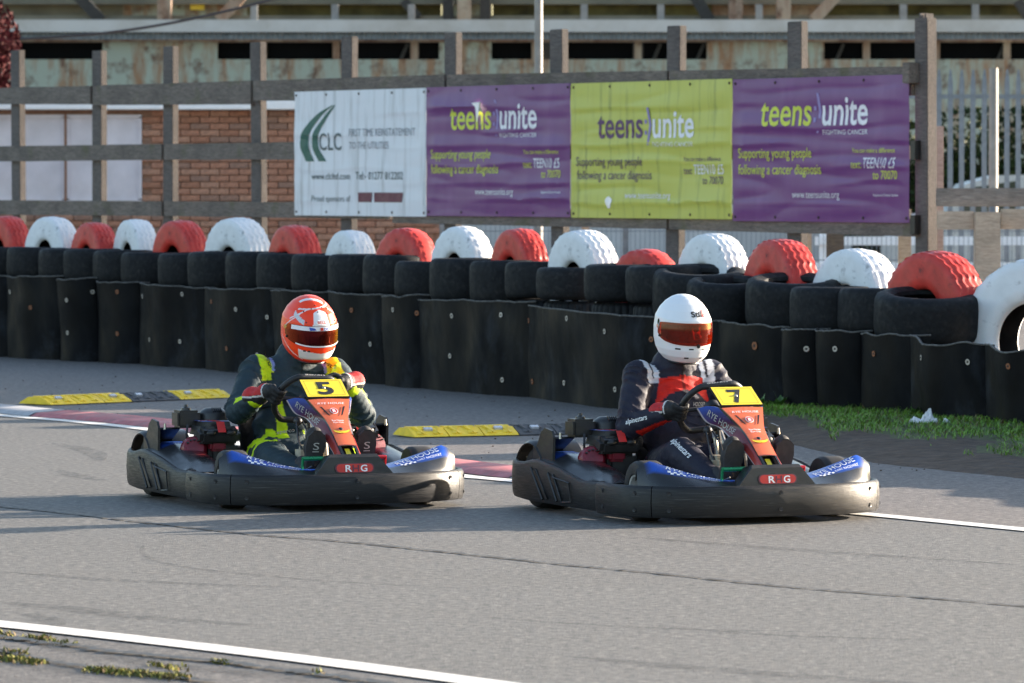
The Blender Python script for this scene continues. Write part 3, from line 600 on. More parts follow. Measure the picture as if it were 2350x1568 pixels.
def stand_tyre(c, sc, az, me, label, group, lean=0.0):
    o = bpy.data.objects.new('painted_tyre', me); C.objects.link(o); o.location = tuple(c)
    ax = Vector((math.cos(az), math.sin(az), lean)).normalized(); o.rotation_euler = ax.to_track_quat('Z', 'Y').to_euler(); o.scale = (sc, sc, sc); tag(o, label, 'tyre', group); return o
for k, (xl, xr, yt, c, st) in enumerate(TRUCK):
    xc = (xl+xr)/2; q = base_at(xc); Yc = q[1]+0.95+0.06*math.sin(k*3); sc = (xr-xl)/FPX*Yc/0.56; sc = max(0.82, min(1.12, sc)); X = (xc-1175)/FPX*Yc; zt = CAM_H-(yt-420)/FPX*Yc; rr = 0.40*sc
    az = math.atan2(-0.515, -0.857)+0.10*math.sin(k*1.7)
    if k > 19: lab, grp = c+' painted truck tyre at the far end of the painted row', c+' tyres at the far end'
    elif k > 16: lab, grp = c+' painted truck tyre past the big white tyre with the hole', c+' tyres past the big white tyre'
    elif c == 'red':
        lab, grp = ORD[sum(1 for q_ in TRUCK[k+1:17] if q_[3] == 'red')]+' red painted truck tyre along the row from the big white tyre with the hole', 'red painted tyres'
        if k == 8: lab, grp = 'red painted truck tyre with chunky lugged tread below the white banner edge', None
        if k == 12: lab, grp = 'small low red painted tyre below the lime banner', None
        if k == 16: lab, grp = 'large red painted tyre beside the big white tyre with the hole', None
    else: lab, grp = ORD[sum(1 for q_ in TRUCK[k+1:17] if q_[3] == 'white')]+' white painted truck tyre along the row from the big white tyre with the hole', 'white painted tyres'
    stand_tyre((X, Yc, zt-rr), sc, az, TM[(c, st)], lab, grp, 0.05*math.sin(k))
    zb = zt-2*rr
    if zb > 0.1: flat_tyre((X, Yc+0.05, zb/2), 0.30, zb-0.002, 'black tyre lying under the painted tyres', 'tyres under the painted tyres', slick_me, 0, k)
q = base_at(2392); Yc = 31.3; stand_tyre(((2392-1175)/FPX*Yc, Yc, 0.53), 1.32, math.atan2(-0.80, -0.6), truck_mesh('painted_tyre', 'tyre_white', 0, 0.185), 'big white painted truck tyre standing on the ground with its dark hole showing', None)
# crumpled white litter on the grass
q = base_at(2262)-VV*0.42; hit = bank_bvh.ray_cast(Vector((q[0], q[1], 1)), Vector((0, 0, -1)))[0]; root = empty('litter', (q[0], q[1], (hit.z if hit is not None else 0.08)+0.012))
for (dx, dy, w, h) in ((0, 0, 0.055, 0.085), (-0.075, 0.0, 0.045, 0.04), (0.10, -0.03, 0.028, 0.03)):
    v = []; f = []; rnd = random.Random(int(100+dx*100)); n = 9
    for i in range(n):
        for j in range(n):
            a = (i/(n-1)-0.5)*2; b = (j/(n-1)-0.5)*2; v.append((dx+a*w*(0.8+0.4*rnd.random()), dy+b*w*0.6*(0.8+0.4*rnd.random()), max(0, (1-max(abs(a), abs(b)))*h*(0.4+rnd.random()))-0.01))
    for i in range(n-1):
        for j in range(n-1): f.append((i*n+j, (i+1)*n+j, (i+1)*n+j+1, i*n+j+1))
    v, f = solid(v, f, 0.0015); mk('crumpled_sheet', v, f, 'litter', root, False)
tag(root, 'crumpled white paper litter lying on the grass by the rubber sheets', 'litter')

# ================================================================== TIMBER FENCE AND BANNERS
FD = np.array([0.545, -0.838, 0]); F0 = np.array([-2.103, 49.4, 0])       # fence direction and a point on it (left end of the banners)
FN = np.array([-0.838, -0.545, 0])                                       # towards the track
def fence_s(x):          # distance along the fence where the picture column x crosses it
    k = (x-1175)/FPX; return (k*F0[1]-F0[0])/(FD[0]-k*FD[1])
def fz(x, y): s_ = fence_s(x); return CAM_H-(y-420)/FPX*(F0+FD*s_)[1]
FM = Matrix(((FD[0], -FN[0], 0, F0[0]), (FD[1], -FN[1], 0, F0[1]), (0, 0, 1, 0), (0, 0, 0, 1)))    # local: x along, y away from the track, z up
fence = empty('timber_fence'); fence.matrix_world = FM
tag(fence, 'weathered grey timber post and rail fence carrying the banners', 'fence')
POSTS = [(-360, 121), (-180, 118), (32, 116), (217, 117), (380, 107), (583, 97), (789, 85), (1027, 75), (1272, 68), (1537, 60), (1816, 50), (2114, 42)]
ps = []
for k, (x, y) in enumerate(POSTS):
    s_ = fence_s(x); ps.append(s_); zt = fz(x, y); w = 0.12 if k < 10 else 0.135; mb = MB()
    w = 0.20 if k < 11 else 0.17; mb.box((s_, 0.062 if k < 11 else 0.05, zt/2-0.1), (w, 0.075 if k < 11 else 0.10, zt+0.2), Matrix.Rotation(0.012*math.sin(k*2.2), 3, 'Y'), 0.006)
    if k == 11:
        for (dx, h) in ((-0.04, 0.03), (-0.01, 0.015), (0.03, 0.025)): mb.box((s_+dx, 0.05, zt+h/2), (0.022, 0.08, h+0.02), None, 0.003)
    mb.build('post', 'wood_post', fence, False)
def rail(x0, x1, y0a, y0b, y1a, y1b, yoff=0.0, mat='wood_rail'):          # top/bottom picture rows at both ends
    s0, s1 = fence_s(x0), fence_s(x1); zt0, zb0, zt1, zb1 = fz(x0, y0a), fz(x0, y0b), fz(x1, y1a), fz(x1, y1b); n = 14; mb = MB(); P = []
    for i in range(n+1):
        u = i/n; s_ = s0+(s1-s0)*u; zt = zt0+(zt1-zt0)*u+0.004*mnoise.noise(Vector((s_*2, x0, 0))); zb = zb0+(zb1-zb0)*u+0.004*mnoise.noise(Vector((s_*2, x0, 7)))
        P.append([(s_, yoff-0.022, zb), (s_, yoff-0.022, zt), (s_, yoff+0.022, zt), (s_, yoff+0.022, zb), (s_, yoff-0.022, zb)])
    mb.grid(P); mb.add(P[0][:4], [(0, 1, 2, 3)]); mb.add(P[-1][:4], [(3, 2, 1, 0)]); mb.build('rail', mat, fence, False)
rail(-420, -4, 212, 244, 202, 240); rail(0, 212, 202, 240, 198, 240); rail(218, 580, 197, 242, 186, 240); rail(586, 1024, 186, 232, 172, 232); rail(1030, 1534, 172, 230, 163, 230); rail(1540, 2096, 163, 230, 153, 220)
rail(-420, 375, 342, 376, 331, 367); rail(381, 900, 331, 367, 323, 366); rail(905, 1500, 330, 366, 330, 366); rail(1506, 2090, 330, 366, 335, 366)
rail(-420, 375, 457, 489, 462, 496); rail(381, 900, 462, 496, 466, 503); rail(905, 1534, 470, 512, 486, 526); rail(1540, 2098, 487, 527, 503, 543)
mb = MB(); s_ = fence_s(2100); mb.box((s_, -0.05, fz(2100, 168)), (0.10, 0.10, 0.17), None, 0.005); mb.build('end_block', 'wood_rail', fence, False)
for yy in (345, 516):
    mb = MB(); mb.box((s_+0.04, -0.03, fz(2100, yy)), (0.07, 0.06, 0.16), None, 0.004); mb.build('hinge_plate', 'helmet_black', fence, False)
def banner(x0, x1, yt, yb, mat, label, seed, crease=0.012, cut=None):
    s0, s1 = fence_s(x0), fence_s(x1); z0 = (fz(x0, yb[0])+fz(x1, yb[1]))/2; z1 = (fz(x0, yt[0])+fz(x1, yt[1]))/2; W, H = s1-s0, z1-z0
    root = empty('banner'); root.matrix_world = FM @ Matrix.Translation((s0, -0.036, z0)); nx, nz = 90, 64; cr_ = random.Random(seed); CR = [(cv+0.03*cr_.random(), 1.0, crease*(0.5+0.6*cr_.random()), cr_.random()*9) for cv in (0.10, 0.24, 0.37, 0.52, 0.64, 0.80)]
    def dep(u, v):
        w = crease*(0.6*mnoise.noise(Vector((u*2.5, v*2.2, seed)))+0.9*abs(mnoise.noise(Vector((u*1.6+seed, v*6.5, seed*2.0))))**0.8-0.5*abs(mnoise.noise(Vector((u*7, v*1.4, seed+9)))))
        for (cv, cw, ca, cu) in CR:
            d_ = v-cv-0.03*mnoise.noise(Vector((u*3.0, cv*9, seed))); w += ca*(math.exp(-d_/0.05) if d_ >= 0 else math.exp(d_/0.010))*max(0.0, min(1, 0.5+1.6*mnoise.noise(Vector((u*1.7+cu, cv*5, seed*1.3)))))
        return -0.012-w*min(1, 12*min(u, 1-u)+0.25)*min(1, 10*min(v, 1-v)+0.15)
    v_ = []; f_ = []
    for i in range(nx+1):
        for j in range(nz+1):
            u, v = i/nx, j/nz; ex = 0.006*mnoise.noise(Vector((v*4, seed, i/nx*9)))*(1 if i in (0, nx) else 0); v_.append((u*W+ex*3, dep(u, v), v*H))
    for i in range(nx):
        for j in range(nz):
            if cut and cut(((i+0.5)/nx), ((j+0.5)/nz)): continue
            f_.append((i*(nz+1)+j, (i+1)*(nz+1)+j, (i+1)*(nz+1)+j+1, i*(nz+1)+j+1))
    va, fa = solid(v_, f_, 0.002); mk('vinyl', va, fa, mat, root, True)
    def words(text, u0, u1, vb, cap, ink, bold=0.0, shear=0.0, name='lettering', off=0.004):
        g, f = glyphs(text, bold, shear); g, f = fit(g, f, u0*W, u1*W, vb*H, cap*H, 0.05)
        mk(name, [(q[0], dep(min(1, max(0, q[0]/W)), min(1, max(0, q[1]/H)))-off, q[1]) for q in g], f, ink, root, False)
    def shape(poly, ink, name='printed_shape', off=0.004):
        P = [(a*W, b*H) for a, b in poly]; mk(name, [(q[0], dep(q[0]/W, q[1]/H)-off, q[1]) for q in P], [tuple(range(len(P)))], ink, root, False)
    eye = MB()
    for u in (0.015, 0.25, 0.5, 0.75, 0.985):
        for v in (0.03, 0.97): eye = MB(); eye.lathe([(0.0, 0.004), (0.012, 0.003), (0.014, 0.0)], 8, Matrix.Translation((u*W, dep(u, v)-0.003, v*H)) @ Matrix.Rotation(R(90), 4, 'X')); eye.build('eyelet', 'bolt_dark', root, True)
    tag(root, label, 'banner'); return words, shape, root, W, H, dep
def teens(words, shape, ink1, ink2, dv=0.0, f=True, vt=0.67):
    words('teens', 0.172, 0.462, vt, 0.205, ink1, 0.012); words('unite', 0.522, 0.775, vt, 0.205, ink2, 0.016)
    shape([(0.474, vt+0.02), (0.488, vt+0.02), (0.488, vt+0.05), (0.474, vt+0.05)], 'ink_lilac'); shape([(0.474, vt+0.10), (0.488, vt+0.10), (0.488, vt+0.13), (0.474, vt+0.13)], 'ink_lilac')
    shape([(0.488, vt+0.22), (0.500, vt+0.22), (0.516, vt+0.09), (0.502, vt-0.055), (0.490, vt-0.055), (0.502, vt+0.09)], 'ink_lilac', off=0.0045)
    if f: words('FIGHTING CANCER', 0.526, 0.775, vt-0.068, 0.034, ink2)
for (x0, x1, yt, yb, lab, sd) in ((989, 1319, (203, 190), (496, 498), 'torn purple charity banner with lime and white lettering beside the white banner', 2), (1692, 2097, (183, 172), (506, 513), 'purple charity banner with lime and white lettering beside the fence end post', 5)):
    cut = (lambda u, v: (0.355 < u < 0.40 and 0.80 < v < 0.87) or (0.375 < u < 0.395 and 0.70 < v < 0.81)) if sd == 2 else None
    words, shape, root, W, H, dep = banner(x0, x1, yt, yb, 'banner_purple', lab, sd, 0.020, cut)
    teens(words, shape, 'ink_lime', 'ink_white')
    words('Supporting young people', 0.035, 0.46, 0.445, 0.072, 'ink_lime', 0.004); words('following a cancer diagnosis', 0.035, 0.515, 0.330, 0.072, 'ink_lime', 0.004)
    words('You can make a difference', 0.69, 0.925, 0.475, 0.034, 'ink_lime'); words('text:', 0.69, 0.748, 0.370, 0.058, 'ink_lime'); words('TEEN10 £5', 0.755, 0.93, 0.370, 0.074, 'ink_white', 0.006)
    words('to 70070', 0.81, 0.94, 0.295, 0.060, 'ink_lime', 0.004); words('www.teensunite.org', 0.35, 0.62, 0.165, 0.052, 'ink_white'); words('Registered Charity Number', 0.81, 0.945, 0.178, 0.018, 'ink_white')
    if sd == 2: # the torn flap, folded back and pale
        mk('torn_flap', [(0.345*W, -0.05, 0.868*H), (0.405*W, -0.055, 0.875*H), (0.402*W, -0.06, 0.80*H), (0.385*W, -0.05, 0.71*H), (0.375*W, -0.045, 0.80*H), (0.372*W, -0.05, 0.84*H)], [(0, 1, 2, 3, 4, 5)], 'ink_brightwhite', root, False)
words, shape, root, W, H, dep = banner(1321, 1690, (190, 184), (498, 505), 'banner_lime', 'grimy lime green charity banner with purple lettering between two purple banners', 8, 0.016, None)
teens(words, shape, 'ink_purple', 'ink_white', vt=0.59, f=True)
words('Supporting young people', 0.035, 0.46, 0.385, 0.070, 'ink_purple'); words('following a cancer diagnosis', 0.04, 0.515, 0.285, 0.070, 'ink_purple'); words('You can make a difference', 0.71, 0.94, 0.415, 0.034, 'ink_purple')
words('text:', 0.71, 0.762, 0.322, 0.055, 'ink_purple'); words('TEEN10 £5', 0.77, 0.955, 0.322, 0.072, 'ink_white', 0.006); words('to 70070', 0.825, 0.952, 0.25, 0.058, 'ink_purple'); words('www.teensunite.org', 0.35, 0.63, 0.145, 0.05, 'ink_white')
shape([(0.245+0.02*math.cos(a)*(1+0.3*math.sin(3*a)), 0.115+0.045*math.sin(a)) for a in np.linspace(0, 6.0, 12)], 'ink_brightwhite', 'torn_hole')
words, shape, root, W, H, dep = banner(686, 988, (212, 202), (497, 495), 'banner_white', 'weathered white banner with green crescents beside the torn purple banner', 11, 0.008, None)
def wv(y): return (496-y)/289.0
def wu(x): return (x-686)/302.0
def crescent(po, pi):
    a = smooth_path([(wu(x), wv(y)) for x, y in po], 6); b = smooth_path([(wu(x), wv(y)) for x, y in pi], 6)
    v = [tuple(q) for q in a]+[tuple(q) for q in b]; n = len(a)
    mk('crescent', [(q[0]*W, dep(q[0], q[1])-0.004, q[1]*H) for q in v], [(i, i+1, n+i+1, n+i) for i in range(n-1)], 'ink_green', root, False)
crescent([(776, 240), (738, 262), (706, 300), (700, 335), (714, 370)], [(778, 241), (750, 264), (724, 303), (720, 336), (734, 370)]); crescent([(781, 240), (758, 264), (732, 303), (729, 337), (744, 370)], [(782, 242), (764, 268), (745, 305), (744, 338), (762, 370)])
words('CLC', wu(745), wu(797), wv(344), 0.14, 'ink_slate', 0.01); words('FIRST TIME REINSTATEMENT', wu(815), wu(964), wv(313), 0.062, 'ink_faint'); words('TO THE UTILITIES', wu(815), wu(905), wv(342), 0.058, 'ink_faint')
words('www.clcltd.com', wu(727), wu(817), wv(412), 0.055, 'ink_slate', 0.006); words('Tel:- 01277 812202', wu(830), wu(938), wv(412), 0.062, 'ink_slate', 0.006); words('Proud sponsors of', wu(728), wu(818), wv(463), 0.05, 'ink_slate')
for (a, b) in ((836, 869), (873, 938)): shape([(wu(a), wv(464)), (wu(b-2), wv(464)), (wu(b), wv(442)), (wu(a), wv(442))], 'ink_maroon')

# ================================================================== BEHIND THE FENCE
sheet('yard', [(-60, 62, 0), (60, 62, 0), (60, 140, 0), (-60, 140, 0)], -0.010, 'yard')
# low timber rails to the right of the end post
rr = empty('timber_rail_barrier', (at(2265, 500, 40.3)[0], 40.3, 0)); X0 = rr.location[0]
def rbox(name, x0, x1, y0, y1, Y, d, mat):
    a = at(x0, y1, Y); b = at(x1, y0, Y); mb = MB(); mb.box(((a[0]+b[0])/2-X0, Y-40.3, (a[2]+b[2])/2), (b[0]-a[0], d, b[2]-a[2]), None, 0.005); mb.build(name, mat, rr, False)
rbox('rail', 2148, 2500, 432, 474, 40.5, 0.05, 'wood_mid'); rbox('rail', 2150, 2234, 485, 527, 40.36, 0.05, 'wood_pale'); rbox('rail', 2296, 2500, 480, 526, 40.36, 0.05, 'wood_pale'); rbox('post', 2236, 2294, 487, 848, 40.3, 0.16, 'wood_pale')
tag(rr, 'pale timber rails and thick post beside the fence end post', 'fence')
for (x0, x1, yt, Y, mt) in ((2141, 2164, 290, 43.5, 'wood_pale'), (1844, 1862, 480, 47.5, 'wood_pale'), (1897, 1936, 490, 46.5, 'wood_post'), (2062, 2090, 480, 46.0, 'wood_pale'), (1335, 1352, 480, 48.5, 'wood_pale')):
    a = at(x0, 420, Y); b = at(x1, yt, Y); mb = MB(); mb.box((0, 0, b[2]/2-0.05), (b[0]-a[0], b[0]-a[0], b[2]+0.1), None, 0.005); o = mb.build('timber_post', mt, None, False); o.location = ((a[0]+b[0])/2, Y, 0)
    tag(o, 'tall pale timber post behind the fence end post' if yt == 290 else 'short timber post standing behind the banners by the wire mesh', 'post', None if yt == 290 else 'posts by the wire mesh')
# welded wire mesh fence
wf = empty('wire_mesh_fence', (2.5, 52, 0)); Y = 52.0; ax, bx2 = at(1015, 500, Y)[0], at(2480, 500, Y)[0]; mb = MB(); hgt = 1.22
for x in np.arange(ax, bx2, 0.05): mb.box((x-2.5, 0, hgt/2), (0.006, 0.006, hgt))
for z in (0.12, 0.42, 0.72, 1.02, 1.2): mb.box(((ax+bx2)/2-2.5, 0.007, z), (bx2-ax, 0.007, 0.009))
o = mb.build('wire_grid', 'galvanised', wf, False); o['kind'] = 'stuff'
for x in np.arange(ax, bx2+0.1, 1.9): mb = MB(); mb.box((x-2.5, 0.05, 0.68), (0.06, 0.06, 1.36), None, 0.004); mb.build('post', 'galvanised', wf, False)
tag(wf, 'low galvanised wire mesh fence behind the painted tyres and banners', 'fence')
# white rails far behind the mesh (horizontal boards)
wr = empty('white_rail_fence', (6.0, 58, 0))
for z in (0.55, 0.85, 1.12):
    mb = MB(); mb.box((0, 0, z), (5.0, 0.04, 0.10), None, 0.003); mb.build('rail', 'fascia', wr, False)
for x in np.arange(-2.4, 2.5, 1.2): mb = MB(); mb.box((x, 0.045, 0.6), (0.1, 0.05, 1.25), None, 0.003); mb.build('post', 'fascia', wr, False)
tag(wr, 'white three-rail fence seen through the wire mesh at the palisade', 'fence')
# palisade
pf = empty('palisade_fence', (at(2250, 400, 60)[0], 60, 0)); Y = 60.0
pm = MB(); w = 0.062; zt = at(0, 160, Y)[2]
poly = [(-w/2, 0), (w/2, 0), (w/2, zt-0.16), (w*0.22, zt), (0, zt-0.05), (-w*0.22, zt), (-w/2, zt-0.16)]
v = [(a, -0.006-0.018*(1-abs(a)/(w/2)), b) for a, b in poly]; P = []
for (x, d) in ((-w/2, 0.0), (-w*0.2, -0.002), (w*0.2, -0.002), (w/2, 0.0)):
    top = zt if abs(x) < w*0.4 else zt-0.14; P.append([(x, d, 0.05), (x, d, zt-0.2), (x*0.9, d, top-(0.0 if abs(x) < w*.4 else 0)), ])
pm.grid(P); pv, pfc = solid(pm.v, pm.f, 0.004); pale_me = mesh('pale', pv, pfc, False); pale_me.materials.append(MATS['galvanised'])
for k, x in enumerate(np.arange(2128, 2480, 26.0)):
    o = bpy.data.objects.new('pale', pale_me); C.objects.link(o); o.parent = pf; o.location = (at(x, 400, Y)[0]-pf.location[0], 0, 0)
for z in (at(0, 222, Y)[2], 0.5): mb = MB(); mb.box((0, 0.04, z), (3.2, 0.05, 0.05), None, 0.003); mb.build('rail', 'galvanised', pf, False)
tag(pf, 'galvanised steel palisade fence with split points behind the timber rails', 'fence')
def pole(x, yt, Y, r, mat, label):
    mb = MB(); z = at(x, yt, Y)[2]; mb.lathe([(r*1.05, 0), (r, z*0.5), (r*0.96, z), (0, z)], 14); o = mb.build('pole', mat, None, True); o.location = (at(x, 0, Y)[0], Y, 0); tag(o, label, 'pole'); return o
pole(2279, 157, 59.0, 0.055, 'pole_grey', 'pale round pole standing among the palisade points')
pole(1236, -220, 56.0, 0.046, 'pole_grey', 'slim tall grey pole rising behind the torn purple banner')
# brick building
bb = empty('brick_building', (at(500, 400, 58)[0], 58.0, 0)); Y = 58.0; sB = FPX/Y; x0w, x1w = at(-300, 0, Y)[0], at(1030, 0, Y)[0]; bx0 = bb.location[0]
ztop = at(0, 253, Y)[2]
mb = MB(); mb.box(((x0w+x1w)/2-bx0, 2.0, ztop/2), (x1w-x0w, 3.96, ztop)); wall = mb.build('wall', 'mortar', bb, False)
bm2 = MB(); bm2.box((0, 0, 0), (0.215, 0.05, 0.065), None, 0.004); br = []
for mt in ('brick_a', 'brick_a', 'brick_b', 'brick_c', 'brick_d'):
    me = mesh('brick', bm2.v, bm2.f, False); me.materials.append(MATS[mt]); br.append(me)
rnd = random.Random(4); wins = [(-300, 148), (157, 322)]; zw0, zw1 = at(0, 460, Y)[2], at(0, 268, Y)[2]; nb = 0
for row in range(60):
    z = ztop-0.04-row*0.075
    yp = 420-(z-CAM_H)*sB
    if yp > 560: break
    for kx in range(-4, 40):
        x = x0w+kx*0.225+(0.1125 if row % 2 else 0); xp = 1175+x*sB
        if xp < -30 or xp > 1012: continue
        if zw0-0.05 < z < zw1+0.04 and any(a-18 < xp < b+18 for a, b in wins): continue
        if xp > 700 and yp < 470: continue
        if yp > 470 and xp < 330 and False: continue
        o = bpy.data.objects.new('brick', rnd.choice(br)); C.objects.link(o); o.parent = wall; o.location = (x-bx0, -0.001-0.004*rnd.random(), z); nb += 1
mb = MB(); mb.box(((x0w+x1w)/2-bx0, 1.9, ztop+0.055), (x1w-x0w+0.3, 4.3, 0.105), None, 0.01); mb.build('fascia', 'fascia', bb, False)
for a, b in wins:
    xa, xb = at(a, 0, Y)[0]-bx0, at(b, 0, Y)[0]-bx0; mb = MB(); mb.box(((xa+xb)/2, -0.012, (zw0+zw1)/2), (xb-xa, 0.03, zw1-zw0), None, 0.004); wo_ = mb.build('window', 'window_board', bb, False)
    mb = MB(); fw = 0.045
    for (cx, cz, dx, dz) in (((xa+xb)/2, zw1, xb-xa+fw, fw), ((xa+xb)/2, zw0, xb-xa+fw, fw), (xa, (zw0+zw1)/2, fw, zw1-zw0), (xb, (zw0+zw1)/2, fw, zw1-zw0)): mb.box((cx, -0.022, cz), (dx, 0.05, dz), None, 0.004)
    mb.build('frame', 'window_board', wo_, False)
    mb = MB(); mb.box((xb+0.02, -0.03, (zw0+zw1)/2), (0.03, 0.06, zw1-zw0+0.1), None, 0.003)
    if a < 0: mb.build('mullion', 'window_brown', wo_, False)
tag(bb, 'low red brick building with white roof edge and boarded pale windows behind the fence', 'building')
# rusted steel shed far behind
Y = 88.0; sh = empty('rusted_shed', (0, Y, 0))
def sbox(name, x0, x1, y0, y1, mat, dy=0.0, th=0.3, parent=sh, bevel=0.0):
    a = at(x0, y1, Y); b = at(x1, y0, Y); mb = MB(); mb.box(((a[0]+b[0])/2, dy+th/2, (a[2]+b[2])/2), (b[0]-a[0], th, b[2]-a[2]), None, bevel); return mb.build(name, mat, parent, False)
zgr = 420+CAM_H*FPX/Y
sbox('wall', -250, 2600, 137, 470, 'shed_paint', 0.0, 0.4); sbox('wall_base', -250, 2600, 470, zgr, 'shed_base', -0.05, 0.5)
sbox('dark_interior', -250, 2600, 60, 137, 'shed_dark', 1.2, 0.3)
PAN = [(-250, 37), (237, 500), (1008, 1128), (1622, 1890)]
for (a, b) in PAN: sbox('wall_panel', a, b, 96, 137, 'shed_paint', -0.01, 0.4)
for (a, b) in ((37, 237), (500, 605), (607, 772), (772, 940), (962, 1008), (1128, 1228), (1300, 1452), (1477, 1622), (1890, 1980), (1996, 2140), (2156, 2302), (2319, 2500)): sbox('window', a, b, 98, 137, 'shed_glass', 0.18, 0.04)
for x in (604, 772, 951, 1228, 1290, 1464, 1540, 1988, 2148, 2310): sbox('mullion', x-8, x+8, 96, 138, 'shed_rust', 0.02, 0.3)
for x in (920, 1500, 1600, 1920, 2290):
    a = at(x, 138, Y); b = at(x+16, 100, Y); mb = MB(); mb.tube([(a[0], 0.1, a[2]), (b[0], 0.1, b[2])], 0.035, 5); mb.build('brace', 'shed_dark', sh, False)
sbox('lintel', -250, 2600, 88, 97, 'shed_rust', -0.03, 0.3); 
mb = MB(); rows = []
for i in range(900):
    x = at(-250, 0, Y)[0]+(at(2600, 0, Y)[0]-at(-250, 0, Y)[0])*i/899; d = 0.02*math.sin(i*math.pi*0.5); z0_, z1_ = at(0, 92, Y)[2], at(0, 76, Y)[2]; rows.append([(x, -0.35+d, z0_), (x, -0.28+d, z1_)])
mb.grid(rows); v, f = solid(mb.v, mb.f, 0.01); mk('corrugated_sheet', v, f, 'shed_sheet', sh, True)
for k, x in enumerate(range(-250, 2600, 190)): sbox('gutter_length', x, x+190.5, 48, 76, 'shed_gutter', -0.45-0.006*(k % 2), 0.28)
sbox('roof_edge', -250, 2600, 34, 46, 'shed_olive', 0.6, 0.3); sbox('upper_beam', -250, 2600, -14, 6, 'shed_olive', 1.0, 0.3)
sbox('mossy_roof', 560, 1010, 6, 36, 'shed_moss', 1.3, 0.2); sbox('mossy_roof', 1130, 1640, 6, 36, 'shed_moss', 1.3, 0.2); sbox('mossy_roof', 1900, 2600, 6, 36, 'shed_moss', 1.3, 0.2); sbox('roof_panel', -250, 270, -20, 44, 'shed_olive', 1.3, 0.2); sbox('roof_panel', 270, 560, -20, 44, 'shed_paint', 1.3, 0.2); sbox('roof_panel', 1640, 1900, -20, 44, 'shed_rust', 1.32, 0.2); sbox('roof_panel', 1012, 1128, -20, 44, 'shed_paint', 1.32, 0.2)
def diag(x0, y0, x1, y1, r, mat):
    a, b = at(x0, y0, Y), at(x1, y1, Y); d = Vector((b[0]-a[0], 0, b[2]-a[2])); ang = math.atan2(d.z, d.x); mb = MB(); mb.box(((a[0]+b[0])/2, 0.5, (a[2]+b[2])/2), (d.length, 0.15, 2*r), Matrix.Rotation(-ang, 3, 'Y')); mb.build('diagonal_brace', mat, sh, False)
diag(165, -22, 228, 46, 0.10, 'shed_dark'); diag(1590, -22, 1630, 46, 0.10, 'shed_dark'); diag(925, 0, 960, 40, 0.08, 'shed_dark'); diag(2340, 0, 2365, 40, 0.08, 'shed_dark'); diag(560, -20, 500, 46, 0.10, 'shed_rust'); diag(1930, -20, 1870, 46, 0.10, 'shed_rust')
for x in (375, 1065, 1690, 1800): sbox('steel_column', x-16, x+16, -40, 48, 'shed_rust', 0.3, 0.25)
for x in (1030, 1115): sbox('steel_column', x-14, x+10, -40, 48, 'shed_dark', 0.5, 0.25)
for x in (585, 770, 945, 1340, 1515, 1740, 2070, 2235, 2420): sbox('upright', x-8, x+8, 12, 50, 'pole_grey', -0.2, 0.1)
sbox('yellow_box', 428, 460, 2, 18, 'plate_yellow', 1.2, 0.1)
tag(sh, 'long rusted pale green steel shed with dark window band and white gutter', 'building')
# overhead cable
A, B = at(-60, 94, 66), at(680, -14, 66); pts = []
for i in range(25):
    t = i/24; q = A*(1-t)+B*t; q[2] -= 0.16*math.sin(math.pi*t); pts.append(q)
mb = MB(); mb.tube(pts, 0.019, 6); o = mb.build('overhead_cable', 'cable', None, True); tag(o, 'black overhead cable sagging across the rusted shed', 'cable')
# dark red tree at the left, hedge and car behind the palisade
def leaves(name, c, rad, n, size, mat, parent, seed):
    rnd = np.random.RandomState(seed); v = []; f = []
    cl = rnd.normal(0, 0.45, (max(6, n//60), 3))
    for k in range(n):
        q = cl[rnd.randint(len(cl))]+rnd.normal(0, 0.22, 3); q = q/max(1.0, np.linalg.norm(q)); p_ = np.array(c)+q*np.array(rad); a = rnd.normal(0, 1, 3); a /= np.linalg.norm(a); b = np.cross(a, rnd.normal(0, 1, 3)); b /= np.linalg.norm(b); s_ = size*(0.6+0.8*rnd.rand()); m0 = len(v)
        v += [p_-a*s_, p_+b*s_*0.5, p_+a*s_, p_-b*s_*0.5]; f.append((m0, m0+1, m0+2, m0+3))
    return mk(name, v, f, mat, parent, False)
q = at(-30, 110, 62); tr = empty('red_leaved_tree', (q[0], 62, 0)); leaves('crown', (0, 0, q[2]-0.1), (0.42, 0.5, 0.85), 2600, 0.05, 'leaf_red', tr, 3); mb = MB(); mb.tube([(0, 0, 0), (0.03, 0, 1.2), (0, 0, 2.9)], [0.08, 0.06, 0.02], 8); mb.build('trunk', 'bark', tr); tag(tr, 'dark red leaved tree in front of the rusted shed', 'tree')
q = at(2290, 330, 76); hd = empty('hedge', (q[0], 76, 0)); leaves('foliage', (0, 0, 1.3), (2.6, 0.6, 1.35), 9000, 0.07, 'leaf_green', hd, 5); mb = MB(); mb.box((0, 0.3, 0.9), (4.4, 0.4, 1.8), None, 0.2); mb.build('inner_branches', 'shed_dark', hd); tag(hd, 'dark green hedge behind the palisade fence', 'hedge')
q = at(2262, 400, 68); car = empty('parked_car', (q[0]+0.25, 68, 0)); prof = [(-0.95, 0.25), (-0.95, 0.75), (-0.80, 0.95), (-0.55, 1.0), (-0.35, 1.5), (-0.1, 1.62), (0.5, 1.64), (0.85, 1.5), (0.98, 1.0), (1.0, 0.3)]
prof = [(a*1.7, b) for a, b in prof]
mb = MB(); mb.prism(prof, Matrix.Translation((0, 0.8, 0)) @ Matrix.Rotation(R(90), 4, 'X'), 1.6); mb.build('body', 'car_pale', car, False)
mb = MB(); mb.prism([(-0.72, 1.04), (-0.5, 1.46), (0.1, 1.55), (0.1, 1.04)], Matrix.Translation((0, -0.80, 0)) @ Matrix.Rotation(R(90), 4, 'X'), 0.01); mb.build('window', 'car_glass', car, False)
